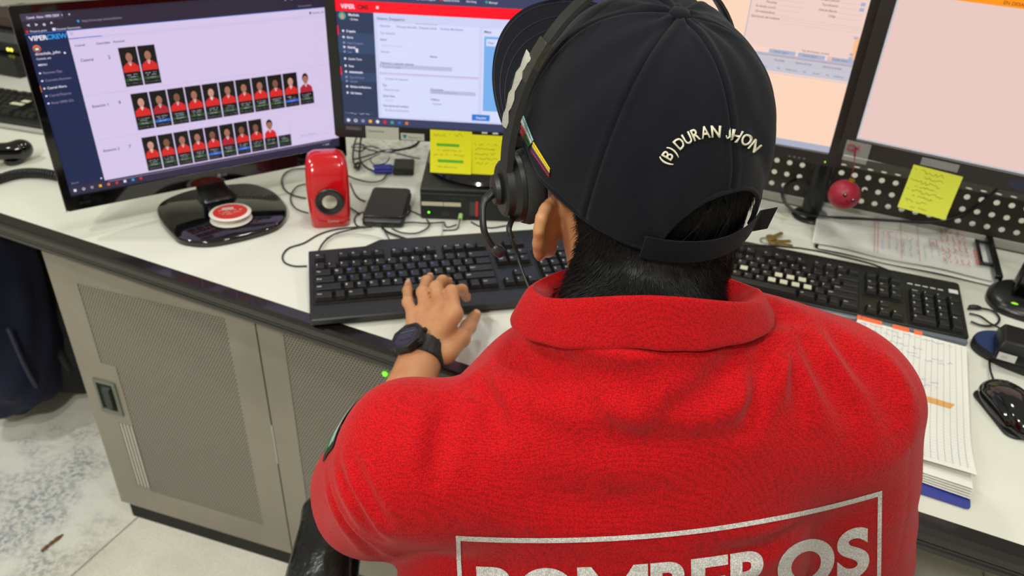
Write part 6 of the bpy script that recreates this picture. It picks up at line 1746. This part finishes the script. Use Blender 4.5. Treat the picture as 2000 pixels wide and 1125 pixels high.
# repaired section wrapped with peeling tape
tpw = mat('peeling_tape', (172, 168, 160), .5, bump=('noise', 90, .6, .003)); tdk = mat('dark_tape', (52, 48, 44), .35, bump=('noise', 90, .6, .003))
strap_loft([b_ * 1.0 for b_ in band[7:11]], .0080, .0034, 'tape_wrap', tdk, hset, HMx)
tp_ = smooth_path([b_ + np.array([-.003, .0070, .001]) for b_ in band[3:10]], 2)[1:-1]
q = MB(); rs_ = []
for i, c in enumerate(tp_):
    w_ = .0042 + .0018 * math.sin(i * 2.1); j_ = .0012 * math.sin(i * 3.7)
    rs_.append([c + [0, -w_, j_], c + [-.0012, -w_ * .3, 0], c + [-.0008, w_ * .6, j_], c + [.0008, w_, -j_], c + [.0012, w_ * .2, 0]])
q.loft(rs_); q.tube([tp_[4] + [0, -.004, -.002], tp_[3] + [.001, -.010, -.012]], .0009, 5)
q.build('loose_tape', tpw, hset, HMx, angle=60)
# boom and cord
piv = np.array(CP @ Vector((0, 0, .030)))
boom = [piv, pd(946, 395, .640), pd(943, 425, .638), pd(946, 452, .638), pd(957, 474, .642), pd(970, 488, .647)]
sp_ = smooth_path(boom, 6); MB().tube(sp_, [.0034 + .0010 * (1 if i < 6 else 0) - .0006 * (i / len(sp_)) for i in range(len(sp_))], 12, flat=(1, .75)).build('microphone_boom', hs_b, hset, angle=180)
a, b_ = pd(966, 484, .645), pd(979, 494, .650); d_ = b_ - a
MB().tube([a - d_ * .3, a, a + d_ * .5, b_, b_ + d_ * .12], [.0030, .0042, .0052, .0050, .0035], 14).build('microphone', mat('mic_tip', (44, 42, 44), .35), hset, angle=180)
cordp = [np.array(CP @ Vector((-.026, -.010, .014))), pd(996, 455, .640), pd(1010, 500, .643), pd(1028, 550, .640), pd(1052, 600, .632), pd(1075, 640, .640)]
MB().tube(smooth_path([np.array(CP @ Vector((-.022, -.010, .014))), pd(994, 445, .640), pd(1000, 465, .641)], 4), .0024, 10).build('cord_collar', hs_rub, hset, angle=180)
MB().tube(smooth_path(cordp, 8), .0014, 8).build('cord', hs_b, hset, angle=180)

# ------------------------------------------------------------------ office chair
leather = mat('leather_black', (12, 12, 13), .26, bump=('noise', 55, .55, .004), coat=.2); ch_m = mat('chair_plastic', (20, 20, 21), .4); chrome = mat('chair_metal', (150, 150, 152), .25, metal=1)
CHF = T3(.10, .46, 0) @ RZ(5)
ch = thing('office_chair', 'black leather office chair whose padded armrest shows beside the red sleeve', 'chair', CHF)
def padf(c, r, rnd):
    def f(p):
        q = np.abs(p - np.array(c)) - (np.array(r) - rnd); return np.linalg.norm(np.maximum(q, 0), axis=1) + np.minimum(q.max(1), 0) - rnd
    return f
def pad(name, c, r, rnd, h, wr_=.002):
    f0 = padf(c, r, rnd)
    f = lambda p: f0(p) + wr_ * np.sin(p[:, 0] * 60 + 2 * np.sin(p[:, 1] * 30)) * np.sin(p[:, 1] * 48 + p[:, 2] * 30)
    P, F_ = surf(f, np.array(c) - np.array(r) - .02, np.array(c) + np.array(r) + .02, h)
    q = MB(); q.v = P.tolist(); q.f = F_.tolist(); q.m = [0] * len(F_); return q.build(name, leather, ch, CHF, angle=180)
pad('seat', (0, .04, .400), (.255, .25, .045), .04, .008)
pad('backrest', (0, -.235, .68), (.24, .045, .16), .04, .008)
pad('armrest', (-.287, .09, .672), (.040, .150, .026), .022, .005, .0018)
pad('armrest', (.300, .09, .640), (.038, .145, .024), .022, .006, .0018)
for sx_, zt_ in ((-.287, .65), (.300, .618)):
    MB().tube(smooth_path([(sx_, .09, zt_), (sx_ * 1.02, .08, .50), (sx_ * .9, .05, .37), (sx_ * .4, .04, .345)], 6), .016, 10, flat=(1, .7)).build('armrest_support', ch_m, ch, CHF, angle=180)
MB().tube([(0, .0, .35), (0, -.16, .36), (0, -.24, .44), (0, -.25, .58)], .022, 10, flat=(1, .5)).build('back_support', ch_m, ch, CHF)
MB().lathe([(.001, .12), (.03, .12), (.03, .24), (.022, .24), (.022, .345), (.001, .345)], 20).build('gas_column', chrome, ch, CHF)
for k in range(5):
    a = 2 * math.pi * k / 5 + .3; d_ = np.array([math.cos(a), math.sin(a), 0])
    MB().tube([d_ * .02 + [0, 0, .125], d_ * .16 + [0, 0, .10], d_ * .29 + [0, 0, .072]], [.026, .022, .016], 10).build('base_arm', ch_m, ch, CHF)
    q = MB(); q.lathe([(.001, -.022), (.024, -.022), (.028, -.016), (.028, .016), (.024, .022), (.001, .022)], 20, M=T3(*(d_ * .29 + [0, 0, .028])) @ RZ(math.degrees(a) + 60) @ RX(90))
    q.build('castor', ch_m, ch, CHF)
